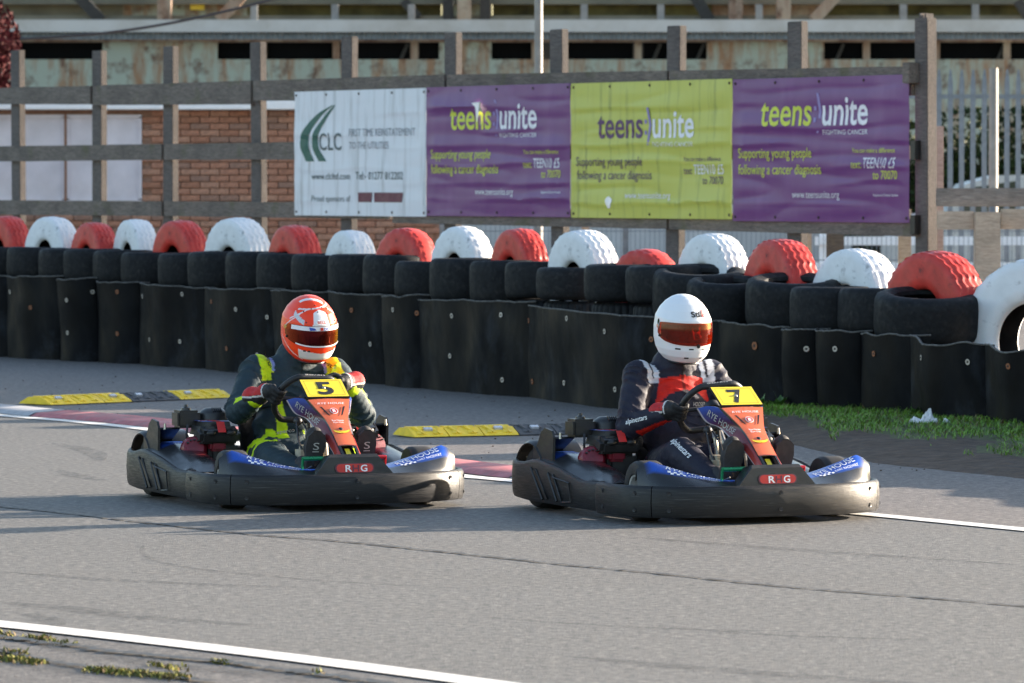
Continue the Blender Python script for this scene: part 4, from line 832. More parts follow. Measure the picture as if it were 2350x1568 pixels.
mb = MB(); mb.prism([(0.2, 1.04), (0.2, 1.55), (0.95, 1.5), (1.45, 1.04)], Matrix.Translation((0, -0.80, 0)) @ Matrix.Rotation(R(90), 4, 'X'), 0.01); mb.build('window', 'car_glass', car, False)
for x in (-1.0, 1.05):
    mb = MB(); mb.lathe([(0, -0.1), (0.3, -0.1), (0.32, 0), (0.3, 0.1), (0, 0.1)], 20, Matrix.Translation((x, -0.75, 0.32)) @ Matrix.Rotation(R(90), 4, 'X')); mb.build('wheel', 'tyre_kart', car, True)
tag(car, 'pale grey car parked behind the palisade fence', 'car')
# ================================================================== THE KARTS
# local frame: x forward, y to the driver's left, z up; origin on the ground under the front axle
ORANGE = (0.72, 0.15, 0.06); BLUE = (0.012, 0.075, 0.42); DARKRED = (0.14, 0.018, 0.022); NAVY = (0.02, 0.025, 0.06); BLK = (0.02, 0.021, 0.023)
def lerp3(a, b, t): return tuple(a[i]*(1-t)+b[i]*t for i in range(3))
def cramp(stops, t):
    for (t0, c0), (t1, c1) in zip(stops, stops[1:]):
        if t <= t1: return lerp3(c0, c1, max(0, min(1, (t-t0)/(t1-t0))))
    return stops[-1][1]
def mirror(pts): return [(a, -b) for a, b in pts]
BUMP = [(-0.20, -0.585), (-0.185, -0.62), (-0.14, -0.637), (0.03, -0.64), (0.16, -0.615), (0.27, -0.53), (0.345, -0.40), (0.385, -0.22), (0.395, 0.0)]
def bumper_path():
    half = smooth_path(BUMP, 7); return [tuple(q) for q in half]+[(q[0], -q[1]) for q in half[::-1][1:]]
BP = bumper_path()
def strip(path, z0, z1, th, lip=0.010):
    # rubber strip along a plan path, slightly bulged, with a rolled top edge
    mb = MB(); P = []
    for i, q in enumerate(path):
        a = np.array(path[max(i-1, 0)]); b = np.array(path[min(i+1, len(path)-1)]); t = (b-a)/max(1e-6, np.linalg.norm(b-a)); n = np.array([t[1], -t[0]])
        if n @ np.array([q[0]+0.45, q[1]]) < 0: n = -n
        z0_, z1_ = (z0(q), z1(q)) if callable(z0) else (z0, z1); h = z1_-z0_
        sec = [(0.0, z0_+0.004), (0.004, z0_), (0.010, z0_+0.1*h), (0.014, z0_+0.5*h), (0.010, z1_-0.1*h), (0.006, z1_-0.006), (0.0, z1_), (-th*0.6, z1_), (-th, z1_-0.008), (-th, z0_+0.004)]
        P.append([(q[0]+n[0]*o_, q[1]+n[1]*o_, z) for o_, z in sec]+[(q[0]+n[0]*sec[0][0], q[1]+n[1]*sec[0][0], sec[0][1])])
    mb.grid(P); m_ = len(P[0])-1; mb.add(P[0][:m_], [tuple(range(m_-1, -1, -1))]); mb.add(P[-1][:m_], [tuple(range(m_))]); return mb
def wheel(parent, x, y, r, w, steer=0.0):
    root = empty('wheel'); root.parent = parent; root.location = (x, y, r); root.rotation_euler = (0, 0, steer); M = Matrix.Rotation(R(90), 4, 'X')
    mb = MB(); mb.lathe([(r*0.52, -w*0.42), (r*0.56, -w*0.5), (r*0.78, -w*0.52), (r*0.93, -w*0.47), (r*0.99, -w*0.36), (r, -w*0.2), (r, w*0.2), (r*0.99, w*0.36), (r*0.93, w*0.47), (r*0.78, w*0.52), (r*0.56, w*0.5), (r*0.52, w*0.42)], 36, M, True); mb.build('tyre', 'tyre_kart', root)
    mb = MB(); mb.lathe([(0.0, -w*0.12), (r*0.2, -w*0.15), (r*0.22, -w*0.05), (r*0.44, -w*0.10), (r*0.47, -w*0.45), (r*0.53, -w*0.47), (r*0.53, w*0.47), (r*0.47, w*0.45), (r*0.44, w*0.1), (r*0.22, w*0.05), (r*0.2, w*0.15), (0, w*0.12)], 28, M); mb.build('rim', 'rim_alloy', root)
    return root
NF = (Vector((0.31, 0, -0.25)).normalized(), Vector((0, 1, 0)))     # nose panel: down the panel, across (to the driver's left)
NN = Vector((0.25, 0, 0.31)).normalized(); NO = Vector((0.02, 0, 0.50))
def make_kart(number, loc, theta, label):
    k = empty('go_kart', (loc[0], loc[1], 0), R(theta-90)); tag(k, label, 'go-kart')
    # ---- front bumper: three bolted strips
    n = len(BP); cuts = [0, int(n*0.30), int(n*0.70), n-1]
    for a, b in zip(cuts, cuts[1:]):
        seg = BP[a:b+1]; seg = list(seg)
        if a > 0: p_, q_ = np.array(seg[0]), np.array(seg[1]); seg[0] = tuple(p_+(q_-p_)/np.linalg.norm(q_-p_)*0.004)
        st = strip(seg, 0.032, 0.172, 0.022).build('front_bumper_strip', 'kart_bumper', k)
        for j in (4, len(seg)//2, len(seg)-5):
            for z in (0.065, 0.14):
                q = np.array(seg[j]); t = np.array(seg[j+1])-np.array(seg[j-1]); t /= np.linalg.norm(t); nn = np.array([t[1], -t[0]]); nn = nn if nn @ (q+np.array([0.45, 0])) > 0 else -nn
                mb = MB(); mb.lathe([(0, 0.003), (0.004, 0.003), (0.005, 0.001), (0.009, 0.002), (0.010, 0.0)], 10, Matrix.Translation((q[0]+nn[0]*0.0135, q[1]+nn[1]*0.0135, z)) @ Vector((nn[0], nn[1], 0)).to_track_quat('Z', 'Y').to_matrix().to_4x4()); mb.build('bolt', 'steel_dark', st)
    mb = MB()
    for z in (0.07, 0.125): mb.tube([(q[0]*0.93-0.03, q[1]*0.95, z) for q in BP[6:-6]], 0.012, 6)
    mb.build('bumper_tube', 'steel_dark', k)
    # ---- front fairing wings with blue tops, central block
    for sg in (-1, 1):
        P = []; cols = []
        ys = np.linspace(0.11, 0.585, 16)
        for y in ys:
            t = (y-0.11)/0.465; zt = 0.186+0.092*max(0, min(1, (t-0.12)/0.75))**1.3-0.03*max(0, t-0.92)/0.08
            fx = np.interp(y, [0.0, 0.22, 0.40, 0.53, 0.60], [0.37, 0.355, 0.315, 0.235, 0.15])-0.02; rx = 0.17-0.035*t; zf = 0.166
            xs = np.linspace(rx, fx, 9); row = [(rx-0.012, sg*y, zt-0.05), (rx-0.006, sg*y, zt-0.01)]; cc = [BLK, BLK]
            for i, x in enumerate(xs):
                u = i/8; row.append((x, sg*y, zt+(zf-zt)*(u**1.35)+0.006*math.sin(math.pi*u))); cc.append(BLUE if (u < 0.62-0.25*max(0, 0.25-t)/0.25 and t < 0.93) else BLK)
            row += [(fx+0.006, sg*y, 0.13), (fx-0.01, sg*y, 0.06)]; cc += [BLK, BLK]; P.append(row); cols += cc
        mb = MB(); mb.grid(P); v, f = solid(mb.v, mb.f, 0.004)
        nv_ = len(mb.v); base = np.array(mb.v); va = np.array(v); idx = [int(np.argmin(((base-q)**2).sum(1))) for q in va]
        wing = mk('front_wing', v, f, 'kart_decal', k, True, [cols[i] for i in idx])
        bv = bvh_of(wing); ex = Vector((0.10, 0.42, 0.10*sg)).normalized() if sg > 0 else Vector((0.10*-1, 0.42, -0.10)).normalized()
        nn = Vector((0.30, -0.25*sg, 0.9)); ex = Vector((-0.30*sg, 1.0, 0.20*sg)).normalized(); ey = nn.cross(ex)
        c = Vector((0.215, sg*0.38, 0.25)) if sg > 0 else Vector((0.232, -0.34, 0.25))
        letter(wing, 'RYE HOUSE', c, ex, ey, 0.26, 0.036 if sg > 0 else 0.030, 'ink_brightwhite', bv, 0.0, 0.25, 0.003); letter(wing, 'KART RACEWAY', c+ex*0.05-ey*0.024, ex, ey, 0.15, 0.014, 'ink_brightwhite', bv, 0.0, 0.25, 0.003)
        for i in range(6):
            for j in range(2):
                if (i+j) % 2 == 0: patch(wing, [(0, 0), (0.014, 0), (0.014, 0.010), (0, 0.010)], c+ex*(-0.12+i*0.014)-ey*(0.014+0.010*j+0.004), ex, ey, 'ink_brightwhite', bv, 0.003)
    mb = MB(); P = [[(0.375, -0.205, 0.155), (0.365, -0.125, 0.248), (0.365, 0.125, 0.248), (0.375, 0.205, 0.155)], [(0.365, -0.20, 0.155), (0.352, -0.118, 0.262), (0.352, 0.118, 0.262), (0.365, 0.20, 0.155)], [(0.24, -0.16, 0.17), (0.24, -0.105, 0.245), (0.24, 0.105, 0.245), (0.24, 0.16, 0.17)]]
    mb.grid(P); mb.add(P[0], [(0, 1, 2, 3)]); mb.add(P[2], [(3, 2, 1, 0)]); blk = mb.build('nose_block', 'kart_black', k, False)
    Mo = Vector((0.3735, 0.0, 0.176)); ex = Vector((0, 1, 0)); ey = Vector((-0.11, 0, 1)).normalized()
    pl = [(-0.075+0.022*math.cos(a), 0.022+0.022*math.sin(a)) for a in np.linspace(math.pi/2, 3*math.pi/2, 8)]+[(0.075+0.022*math.cos(a), 0.022+0.022*math.sin(a)) for a in np.linspace(-math.pi/2, math.pi/2, 8)]
    patch(blk, pl[::-1], Mo, -ex, ey, 'ink_red', None, -0.003) if False else patch(blk, pl, Mo, ex, ey, 'ink_maroon', None, 0.004)
    patch(blk, [(a*0.93, 0.022+(b-0.022)*0.86) for a, b in pl], Mo, ex, ey, 'ink_red', None, 0.005)
    for tx, xx, ink in (('R', -0.030, 'ink_brightwhite'), ('H', 0.005, 'ink_maroon'), ('G', 0.045, 'ink_brightwhite')): letter(blk, tx, Mo+ex*xx+ey*0.006, ex, ey, 0.033, 0.031, ink, None, 0.02, 0.0, 0.0065)
    # ---- nose panel (upright fairing)
    TS = [0.0, 0.2, 0.4, 0.55, 0.7, 0.85, 1.0]
    Apt = [(0.02, .105, .50), (0.075, .080, .455), (0.13, .057, .410), (0.19, .048, .362), (0.24, .046, .320), (0.285, .045, .285), (0.33, .045, .25)]
    Bpt = [(-0.115, .165, .495), (-0.070, .140, .435), (-0.005, .105, .412), (0.09, .092, .365), (0.165, .075, .325), (0.225, .068, .285), (0.285, .064, .245)]
    A = smooth_path(Apt, 5); B = smooth_path(Bpt, 5); nA = len(A); vs = []; cs = []; fs = []
    for i in range(nA):
        t = i/(nA-1); flank = cramp([(0, BLUE), (0.10, (0.02, 0.03, 0.16)), (0.30, (0.10, 0.02, 0.035)), (0.6, (0.20, 0.025, 0.03)), (1.0, (0.40, 0.045, 0.03))], t)
        row = []; rc = []
        a, b = A[i], B[i]
        for u in (1.0, 0.96, 0.92, 0.6, 0.3, 0.13, 0.12, 0.0): q = a*(1-u)+b*u+np.array([0.0, 0, 0.012*math.sin(math.pi*u)]); row.append((q[0], -q[1], q[2])); rc.append((0.5, 0.42, 0.45) if 0.93 < u < 0.99 else (BLK if u < 0.125 else (BLK if u > 0.99 else flank)))
        for u in np.linspace(-0.98, 0.98, 9): row.append((a[0]+0.003, a[1]*u, a[2]+0.004*(1-u*u)+0.003)); rc.append(ORANGE if t < 0.78 else BLK)
        row2 = [(q[0], -q[1], q[2]) for q in row[:8]][::-1]; row += row2; rc += rc[:8][::-1]
        vs += row; cs += rc
    m_ = len(vs)//nA
    for i in range(nA-1):
        t = (i+0.5)/(nA-1)
        for j in range(m_-1):
            if 0.80 < t < 0.985 and 9 <= j <= 14: continue          # the open window at the foot of the panel
            fs.append((i*m_+j, (i+1)*m_+j, (i+1)*m_+j+1, i*m_+j+1))
    v, f = solid(vs, fs, 0.005); base = np.array(vs); idx = [int(np.argmin(((base-np.array(q))**2).sum(1))) for q in v]
    nose = mk('nose_panel', v, f, 'kart_decal', k, True, [cs[i] for i in idx]); nb_ = bvh_of(nose)
    mb = MB(); mb.box((0.275, 0, 0.265), (0.13, 0.070, 0.004), Matrix.Rotation(R(39), 3, 'Y')); mb.build('window_back', 'helmet_black', nose, False)
    patch(nose, [(-0.012, -0.03), (0.012, -0.03), (0.012, 0.028), (-0.012, 0.028)], Vector((0.288, 0, 0.262)), Vector((0, 1, 0)), -NF[0], 'plate_yellow', None, 0.004)
    def on_nose(s_, w_): return NO+NF[0]*s_+NF[1]*w_+NN*0.008
    ey = -NF[0]; ex = NF[1]
    letter(nose, 'RYE HOUSE', on_nose(0.040, 0), ex, ey, 0.135, 0.013, 'ink_brightwhite', nb_, 0.0, 0.2, 0.003); letter(nose, 'xxxxxxxxxxxxxxxx', on_nose(0.048, -0.02), ex, ey, 0.09, 0.006, 'ink_brightwhite', nb_, 0.0, 0.2, 0.003) if False else None
    for (a_, sgn) in ((0.0, 1), (0.0, -1)):
        patch(nose, [(0.064, -0.055), (0.052, -0.058), (0.026, -0.122), (0.036, -0.116)] if sgn > 0 else [(-0.036, -0.116), (-0.026, -0.122), (-0.052, -0.058), (-0.064, -0.055)], NO+NN*0.008, ex, ey, 'helmet_black', nb_, 0.003, 'vent')
    patch(nose, circle(0.020, 20, 0, -0.088), NO+NN*0.008, ex, ey, 'ink_brightwhite', nb_, 0.003); patch(nose, circle(0.0165, 20, 0, -0.088), NO+NN*0.008, ex, ey, 'ink_red', nb_, 0.004)
    letter(nose, 'B', on_nose(0.098, 0), ex, ey, 0.015, 0.019, 'ink_brightwhite', nb_, 0.02, 0, 0.005)
    letter(nose, 'Rye House', on_nose(0.160, 0), ex, ey, 0.058, 0.011, 'ink_brightwhite', nb_, 0.01, 0, 0.003); letter(nose, 'Kart Club', on_nose(0.174, 0), ex, ey, 0.050, 0.010, 'ink_brightwhite', nb_, 0.01, 0, 0.003)
    sw = [(0.04*math.cos(a), -0.222-0.022*math.sin(a)) for a in np.linspace(0, math.pi, 10)]+[(-0.038*math.cos(a), -0.218-0.012*math.sin(a)) for a in np.linspace(0, math.pi, 10)]
    patch(nose, sw[::-1], NO+NN*0.008, ex, ey, 'plate_yellow', nb_, 0.003)
    mb = MB(); mb.lathe([(0, 0.006), (0.007, 0.005), (0.012, 0.001), (0.013, 0)], 14, Matrix.Translation(on_nose(0.212, 0)-NN*0.004) @ NN.to_track_quat('Z', 'Y').to_matrix().to_4x4()); mb.build('fixing_bolt', 'steel_dark', nose)
    # RYE HOUSE down both flanks
    for sg in (-1, 1):
        a = Vector((-0.065, sg*0.142, 0.487)); b = Vector((0.115, sg*0.075, 0.390)); exx = (b-a) if sg < 0 else (a-b); nn = Vector((0.35, sg*0.75, 0.55)); eyy = nn.cross(exx.normalized())
        letter(nose, 'RYE HOUSE', (a+b)/2-eyy*0.012, exx, eyy, 0.185, 0.026, 'ink_silver', nb_, 0.0, 0.1, 0.003)
    # ---- number plate
    pd = Vector((0.125, 0, -0.082)).normalized(); pn = Vector((0.082, 0, 0.125)).normalized(); pc = Vector((-0.040, 0, 0.550)); rot = Matrix((pd, Vector((0, 1, 0)), pn)).transposed()
    mb = MB(); mb.box(pc, (0.150, 0.218, 0.008), rot, 0.003); plate = mb.build('number_plate', 'helmet_black', k, False)
    ey = -pd; ex = Vector((0, 1, 0)); rect = lambda a, b: [(-a, -b), (a, -b), (a, b), (-a, b)]
    patch(plate, rect(0.103, 0.069), pc, ex, ey, 'plate_yellow', None, 0.0052, 'plate_face')
    ln = MB()
    for (x0, y0, x1, y1) in ((-0.088, -0.058, 0.088, -0.0565), (-0.088, 0.0565, 0.088, 0.058), (-0.0895, -0.056, -0.088, 0.056), (0.088, -0.056, 0.0895, 0.056)): ln.add([pc+ex*a+ey*b+pn*0.0062 for a, b in ((x0, y0), (x1, y0), (x1, y1), (x0, y1))], [(0, 1, 2, 3)])
    ln.build('border_line', 'ink_black', plate, False)
    letter(plate, number, pc-ey*0.049, ex, ey, 0.082 if number == '5' else 0.072, 0.098, 'ink_black', None, 0.03, 0, 0.0064, 'number')
    mb = MB(); mb.lathe([(0, 0.006), (0.006, 0.005), (0.009, 0.0)], 10, Matrix.Translation(pc+pn*0.006+ex*-0.004) @ pn.to_track_quat('Z', 'Y').to_matrix().to_4x4()); mb.build('plate_screw', 'steel', plate)
    mb = MB(); mb.tube([(-0.02, -0.06, 0.53), (-0.10, -0.06, 0.42), (-0.05, -0.06, 0.2)], 0.008, 6); mb.tube([(-0.02, 0.06, 0.53), (-0.10, 0.06, 0.42), (-0.05, 0.06, 0.2)], 0.008, 6); mb.build('plate_bracket', 'steel_dark', k)
    # ---- side pods with outer skirt
    for sg in (-1, 1):
        plan = [(-0.145, 0.610), (-0.30, 0.622), (-0.55, 0.632), (-0.80, 0.637), (-1.02, 0.635), (-1.13, 0.615), (-1.205, 0.555), (-1.235, 0.45), (-1.24, 0.33)]; pth = [(a, sg*b) for a, b in [tuple(q) for q in smooth_path(plan, 6)]]
        zt = lambda q: float(np.interp(-q[0], [0.14, 0.36, 0.42, 0.60, 0.80, 0.86, 0.98, 1.08, 1.20, 1.25], [0.165, 0.168, 0.180, 0.215, 0.240, 0.240, 0.222, 0.222, 0.235, 0.225])); zb = lambda q: float(np.interp(-q[0], [0.14, 0.9, 1.25], [0.035, 0.045, 0.065]))
        st = strip(pth, zb, zt, 0.018); m_ = 11; keep = []
        for f_ in st.f:                                  # opening in the rear corner
            c = np.mean([st.v[i] for i in f_], axis=0)
            if c[0] < -1.155 and abs(c[1]) > 0.50 and 0.085 < c[2] < 0.20 and len(f_) == 4: continue
            keep.append(f_)
        sp = mk('side_pod', st.v, keep, 'kart_bumper', k)
        rb = MB()                                       # recessed slots framed by ribs on the outer face
        for (xa, za, xb, zb_) in ((-0.86, 0.200, -0.73, 0.06), (-0.67, 0.185, -0.57, 0.06)):
            rb.tube([(xa, sg*0.653, za), (xb, sg*0.653, zb_)], 0.006, 6); rb.tube([(xa+0.05, sg*0.651, za-0.004), (xb+0.045, sg*0.651, zb_+0.004)], 0.004, 6)
        rb.tube([(-0.62, sg*0.654, 0.168), (-0.45, sg*0.648, 0.150), (-0.43, sg*0.648, 0.065), (-0.525, sg*0.652, 0.058)], 0.004, 6); rb.build('rib', 'kart_black', sp)
        sl = MB()
        for (xa, za, xb, zb_, w) in ((-0.845, 0.190, -0.705, 0.065, 0.03), (-0.655, 0.175, -0.55, 0.065, 0.03)): sl.add([(xa, sg*0.6545, za), (xa+w, sg*0.6545, za), (xb+w, sg*0.6545, zb_), (xb, sg*0.6545, zb_)], [(0, 1, 2, 3)])
        sl.build('slot', 'helmet_black', sp, False)
        # top deck with decals
        P = []; cols = []
        for x in np.linspace(-0.22, -0.98, 26):
            zo = zt((x, 0))-0.012; zi = float(np.interp(-x, [0.2, 0.36, 0.55, 0.75, 0.9, 1.0], [0.15, 0.20, 0.235, 0.262, 0.268, 0.262])); row = []
            for u in np.linspace(0, 1, 8):
                y = 0.618*(1-u)+0.40*u; row.append((x, sg*y, zo+(zi-zo)*min(1, (u/0.45))**0.8-0.03*max(0, u-0.85)/0.15)); c = BLK
                if 0.28 < u < 0.97:
                    c = BLUE if x < -0.74 else ((0.03, 0.03, 0.035) if x < -0.68 else (DARKRED if -0.56 < x < -0.44 and u > 0.6 else BLK))
                cols.append(c)
            P.append(row)
        mb = MB(); mb.grid(P); v, f = solid(mb.v, mb.f, 0.004); base = np.array(mb.v); idx = [int(np.argmin(((base-np.array(q))**2).sum(1))) for q in v]; dk = mk('pod_deck', v, f, 'kart_decal', sp, True, [cols[i] for i in idx]); dbv = bvh_of(dk)
        letter(dk, 'K3', Vector((-0.90, sg*0.50, 0.27)), Vector((-0.2*sg, -1*sg if False else 1.0, 0)), Vector((-1, 0, 0)) if False else Vector((-1.0, 0, 0.0)), 0.07, 0.035, 'ink_brightwhite', dbv, 0, 0.2, 0.003)
        # rear wheel arch and upright guard
        mb = MB(); P = []
        for a in np.linspace(R(-12), R(150), 16):
            P.append([(-1.0-0.168*math.cos(a)*-1 if False else -1.0+0.168*math.cos(math.pi-a), sg*0.385, 0.15+0.168*math.sin(a)), (-1.0+0.168*math.cos(math.pi-a), sg*0.585, 0.15+0.163*math.sin(a)), (-1.0+0.158*math.cos(math.pi-a), sg*0.60, 0.15+0.153*math.sin(a))])
        mb.grid(P); v, f = solid(mb.v, mb.f, 0.006); arch = mk('wheel_arch', v, f, 'kart_black', k)
        g = MB(); g.prism([(-0.96, 0.20), (-0.74, 0.20), (-0.735, 0.345), (-0.755, 0.375), (-0.83, 0.385), (-0.875, 0.36), (-0.915, 0.30), (-0.96, 0.29)], Matrix.Translation((0, sg*0.585, 0)) @ Matrix.Rotation(R(90), 4, 'X'), 0.012); g.box((-0.85, sg*0.53, 0.30), (0.20, 0.11, 0.010), Matrix.Rotation(R(-25), 3, 'Y'), 0.003); g.build('guard', 'kart_black', arch, False)
        mb = MB(); mb.lathe([(0, 0.016), (0.005, 0.014), (0.006, 0.0), (0.008, -0.014), (0, -0.016)], 10, Matrix.Translation((-0.725, sg*0.565, 0.352))); mb.build('cable_end', 'steel', arch)
    # rear bumper
    st = strip([(-1.245, y) for y in np.linspace(-0.34, 0.34, 9)], 0.10, 0.225, 0.02).build('rear_bumper', 'kart_bumper', k)
    mb = MB(); mb.box((-1.17, -0.50, 0.235), (0.06, 0.10, 0.006)); mb.box((-1.17, 0.50, 0.235), (0.06, 0.10, 0.006)); mb.build('tan_lit_bracket', 'tank_tan', k, False)  # tan colour paints in the sunlight on the rear bumper's inside
    # ---- wheels
    for sg in (-1, 1):
        wheel(k, -0.01, sg*0.465, 0.136, 0.125, R(-4)); wheel(k, -1.0, sg*0.475, 0.145, 0.19)
    mb = MB(); mb.tube([(-1.0, -0.45, 0.145), (-1.0, 0.45, 0.145)], 0.02, 8); mb.build('rear_axle', 'steel', k)
    # ---- chassis, floor tray, pedals, steering
    mb = MB(); mb.box((-0.15, 0, 0.045), (0.85, 0.56, 0.004)); mb.build('floor_tray', 'steel_dark', k, False)
    mb = MB()
    for sg in (-1, 1): mb.tube([(0.30, sg*0.2, 0.06), (0.0, sg*0.30, 0.06), (-0.5, sg*0.32, 0.06), (-1.15, sg*0.30, 0.07)], 0.015, 7); mb.tube([(0, sg*0.28, 0.08), (0, sg*0.40, 0.13)], 0.015, 7)
    mb.tube([(0.0, -0.3, 0.06), (0.0, 0.3, 0.06)], 0.015, 7); mb.tube([(-0.6, -0.32, 0.06), (-0.6, 0.32, 0.06)], 0.015, 7); mb.build('chassis_frame', 'steel_dark', k)
    mb = MB(); mb.tube([(-0.27, 0, 0.475), (-0.02, 0, 0.16)], 0.011, 8); mb.build('steering_column', 'steel', k)
    for sg in (-1, 1):
        mb = MB(); mb.tube([(-0.03, sg*0.02, 0.15), (-0.06, sg*0.38, 0.14)], 0.007, 6); mb.build('tie_rod', 'steel', k)
        mb = MB(); mb.tube([(0.20, sg*0.07, 0.08), (0.23, sg*0.10, 0.16), (0.30, sg*0.12, 0.18)], 0.008, 6); mb.build('nose_stay', 'steel_dark', k)
        mb = MB(); mb.tube([(0.20, sg*0.15, 0.20), (-0.1, sg*0.235, 0.10), (-0.45, sg*0.28, 0.09)], 0.0035, 5); mb.build('control_cable', 'steel', k)
    mb = MB(); mb.tube([(-0.1, -0.045, 0.06), (-0.16, -0.045, 0.36)], 0.011, 8); mb.tube([(-0.1, 0.045, 0.06), (-0.16, 0.045, 0.36)], 0.011, 8); mb.build('column_support', 'steel', k)
    for sg, mt, nm in ((-1, 'pedal_green', 'throttle_pedal'), (1, 'pedal_red', 'brake_pedal')):
        mb = MB(); mb.tube([(0.235, sg*0.055, 0.238), (0.235, sg*0.205, 0.238)], 0.010, 8); mb.tube([(0.235, sg*0.205, 0.245), (0.21, sg*0.205, 0.08)], 0.007, 6); mb.build(nm, mt, k)
    mb = MB(); mb.box((-0.06, -0.065, 0.20), (0.12, 0.12, 0.17), None, 0.02); mb.build('fuel_tank', 'tank_tan', k)
    mb = MB(); mb.ball((-0.13, -0.10, 0.395), 0.022, 6); mb.tube([(-0.12, -0.11, 0.39), (-0.06, -0.12, 0.30), (-0.02, -0.10, 0.22), (0.02, -0.06, 0.2)], 0.006, 6); mb.tube([(-0.13, -0.08, 0.40), (-0.05, -0.07, 0.33), (0.0, -0.08, 0.24)], 0.005, 6); mb.build('brake_hose', 'brass' if False else 'steel_dark', k)
    # ---- seat
    mb = MB(); P = []
    for i, (x, z, w) in enumerate([(-0.36, 0.10, 0.17), (-0.45, 0.065, 0.19), (-0.60, 0.055, 0.20), (-0.72, 0.09, 0.205), (-0.80, 0.20, 0.21), (-0.855, 0.33, 0.205), (-0.89, 0.45, 0.19)]):
        row = []
        for a in np.linspace(-1, 1, 13): up = 0.16*abs(a)**3.2*(1.0 if 0 < i < 6 else 0.75); row.append((x+ (up*0.75 if i >= 4 else 0.0), a*w*(1-0.06*abs(a)), z+(up if i < 4 else up*0.2)))
        P.append(row)
    mb.grid(P); v, f = solid(mb.v, mb.f, 0.008); mk('seat', v, f, 'kart_black', k)
    for sg in (-1, 1): mb = MB(); mb.tube([(-0.44, sg*0.255, 0.07), (-0.58, sg*0.262, 0.22), (-0.70, sg*0.262, 0.36), (-0.78, sg*0.25, 0.42)], 0.014, 8); mb.tube([(-0.49, sg*0.285, 0.07), (-0.66, sg*0.285, 0.30)], 0.011, 8); mb.tube([(-0.47, sg*0.25, 0.10), (-0.50, sg*0.29, 0.10)], 0.011, 8); mb.build('seat_stay', 'steel_dark', k)
    
    # ---- engines, one each side
    for sg in (-1, 1):
        en = empty('engine'); en.parent = k; en.location = (-0.63, sg*0.352, 0); e = MB()
        e.box((0, 0, 0.335), (0.20, 0.20, 0.085), None, 0.022, (0.86, 0.82)); e.box((0.075, 0, 0.315), (0.09, 0.205, 0.07), Matrix.Rotation(R(20), 3, 'Y'), 0.018); cov = e.build('tank_cover', 'engine_black', en)
        for (yy) in (-0.05, 0.05): h = MB(); h.ball((0.118, yy, 0.325), (0.010, 0.024, 0.016), 6); h.build('scoop', 'helmet_black', cov)
        lid = [(-0.075, -0.075), (0.075, -0.075), (0.075, 0.075), (-0.075, 0.075)]
        patch(cov, lid, Vector((-0.01, 0, 0.3775)), Vector((0, 1, 0)), Vector((-1, 0, 0)), 'ink_blue', None, 0.0015); patch(cov, [(-0.022, -0.076), (0.022, -0.076), (0.022, 0.076), (-0.022, 0.076)], Vector((-0.01, 0, 0.3775)), Vector((0, 1, 0)), Vector((-1, 0, 0)), 'ink_red', None, 0.0025)
        patch(cov, circle(0.022, 16, -0.052, 0), Vector((-0.01, 0, 0.3775)), Vector((0, 1, 0)), Vector((-1, 0, 0)), 'ink_brightwhite', None, 0.0025); patch(cov, circle(0.016, 16, -0.052, 0), Vector((-0.01, 0, 0.3775)), Vector((0, 1, 0)), Vector((-1, 0, 0)), 'ink_red', None, 0.0035); patch(cov, circle(0.022, 16, 0.052, 0), Vector((-0.01, 0, 0.3775)), Vector((0, 1, 0)), Vector((-1, 0, 0)), 'tank_tan', None, 0.0025)
        patch(cov, [(-0.020, -0.03), (0.020, -0.03), (0.020, 0.03), (-0.020, 0.03)], Vector((0.112, 0, 0.352)), Vector((0, 1, 0)), Vector((-0.55, 0, 0.83)), 'ink_red', None, 0.006)
        f_ = MB(); Mx = Matrix.Translation((0.020, sg*0.105, 0.245)) @ Matrix.Rotation(sg*R(18), 4, 'Z') @ Matrix.Rotation(R(72), 4, 'Y'); f_.lathe([(0, 0.040), (0.048, 0.038), (0.060, 0.022), (0.066, 0.0), (0.066, -0.05)], 22, Mx); hs = f_.build('fan_housing', 'engine_red', en)
        for a in range(5):
            s_ = MB(); s_.box(Mx @ Vector((0.036*math.cos(a*0.5+2.1), 0.036*math.sin(a*0.5+2.1), 0.039)), (0.006, 0.010, 0.024), Mx.to_3x3()); s_.build('vent_slot', 'helmet_black', hs, False)
        f_ = MB(); f_.box((0.0, 0.03, 0.205), (0.15, 0.15, 0.15), None, 0.02); f_.build('crankcase', 'engine_black', en)
        f_ = MB(); f_.box((0.045, -0.005, 0.262), (0.10, 0.08, 0.05), None, 0.012); f_.build('cowl', 'engine_red', en)
        f_ = MB(); f_.box((-0.13, sg*0.095, 0.385), (0.11, 0.115, 0.085), None, 0.012); f_.lathe([(0, 0.026), (0.008, 0.024), (0.010, 0.012), (0.022, 0.008), (0.024, -0.004)], 10, Matrix.Translation((-0.13, sg*0.095, 0.430))); f_.build('header_box', 'engine_black', en)
        f_ = MB(); f_.lathe([(0, 0.042), (0.04, 0.040), (0.062, 0.026), (0.070, 0.015), (0.070, -0.055), (0, -0.055)], 24, Matrix.Translation((-0.12, -sg*0.040, 0.395))); af = f_.build('air_filter', 'engine_black', en)
        for a in range(5): s_ = MB(); s_.box((-0.12+0.045+0.008, -sg*0.040-0.02+a*0.010, 0.428), (0.03, 0.004, 0.012), Matrix.Rotation(R(30), 3, 'Y')); s_.build('slit', 'helmet_black', af, False)
        f_ = MB(); f_.tube([(0.05, -0.02, 0.11), (0.12, 0.02, 0.12), (0.14, 0.08, 0.16)], 0.018, 8); f_.build('exhaust', 'steel', en); f_ = MB(); f_.tube([(-0.03, sg*0.12, 0.36), (0.0, sg*0.135, 0.32), (-0.01, sg*0.13, 0.26)], 0.006, 6); f_.build('fuel_hose', 'steel_dark', en)
    return k
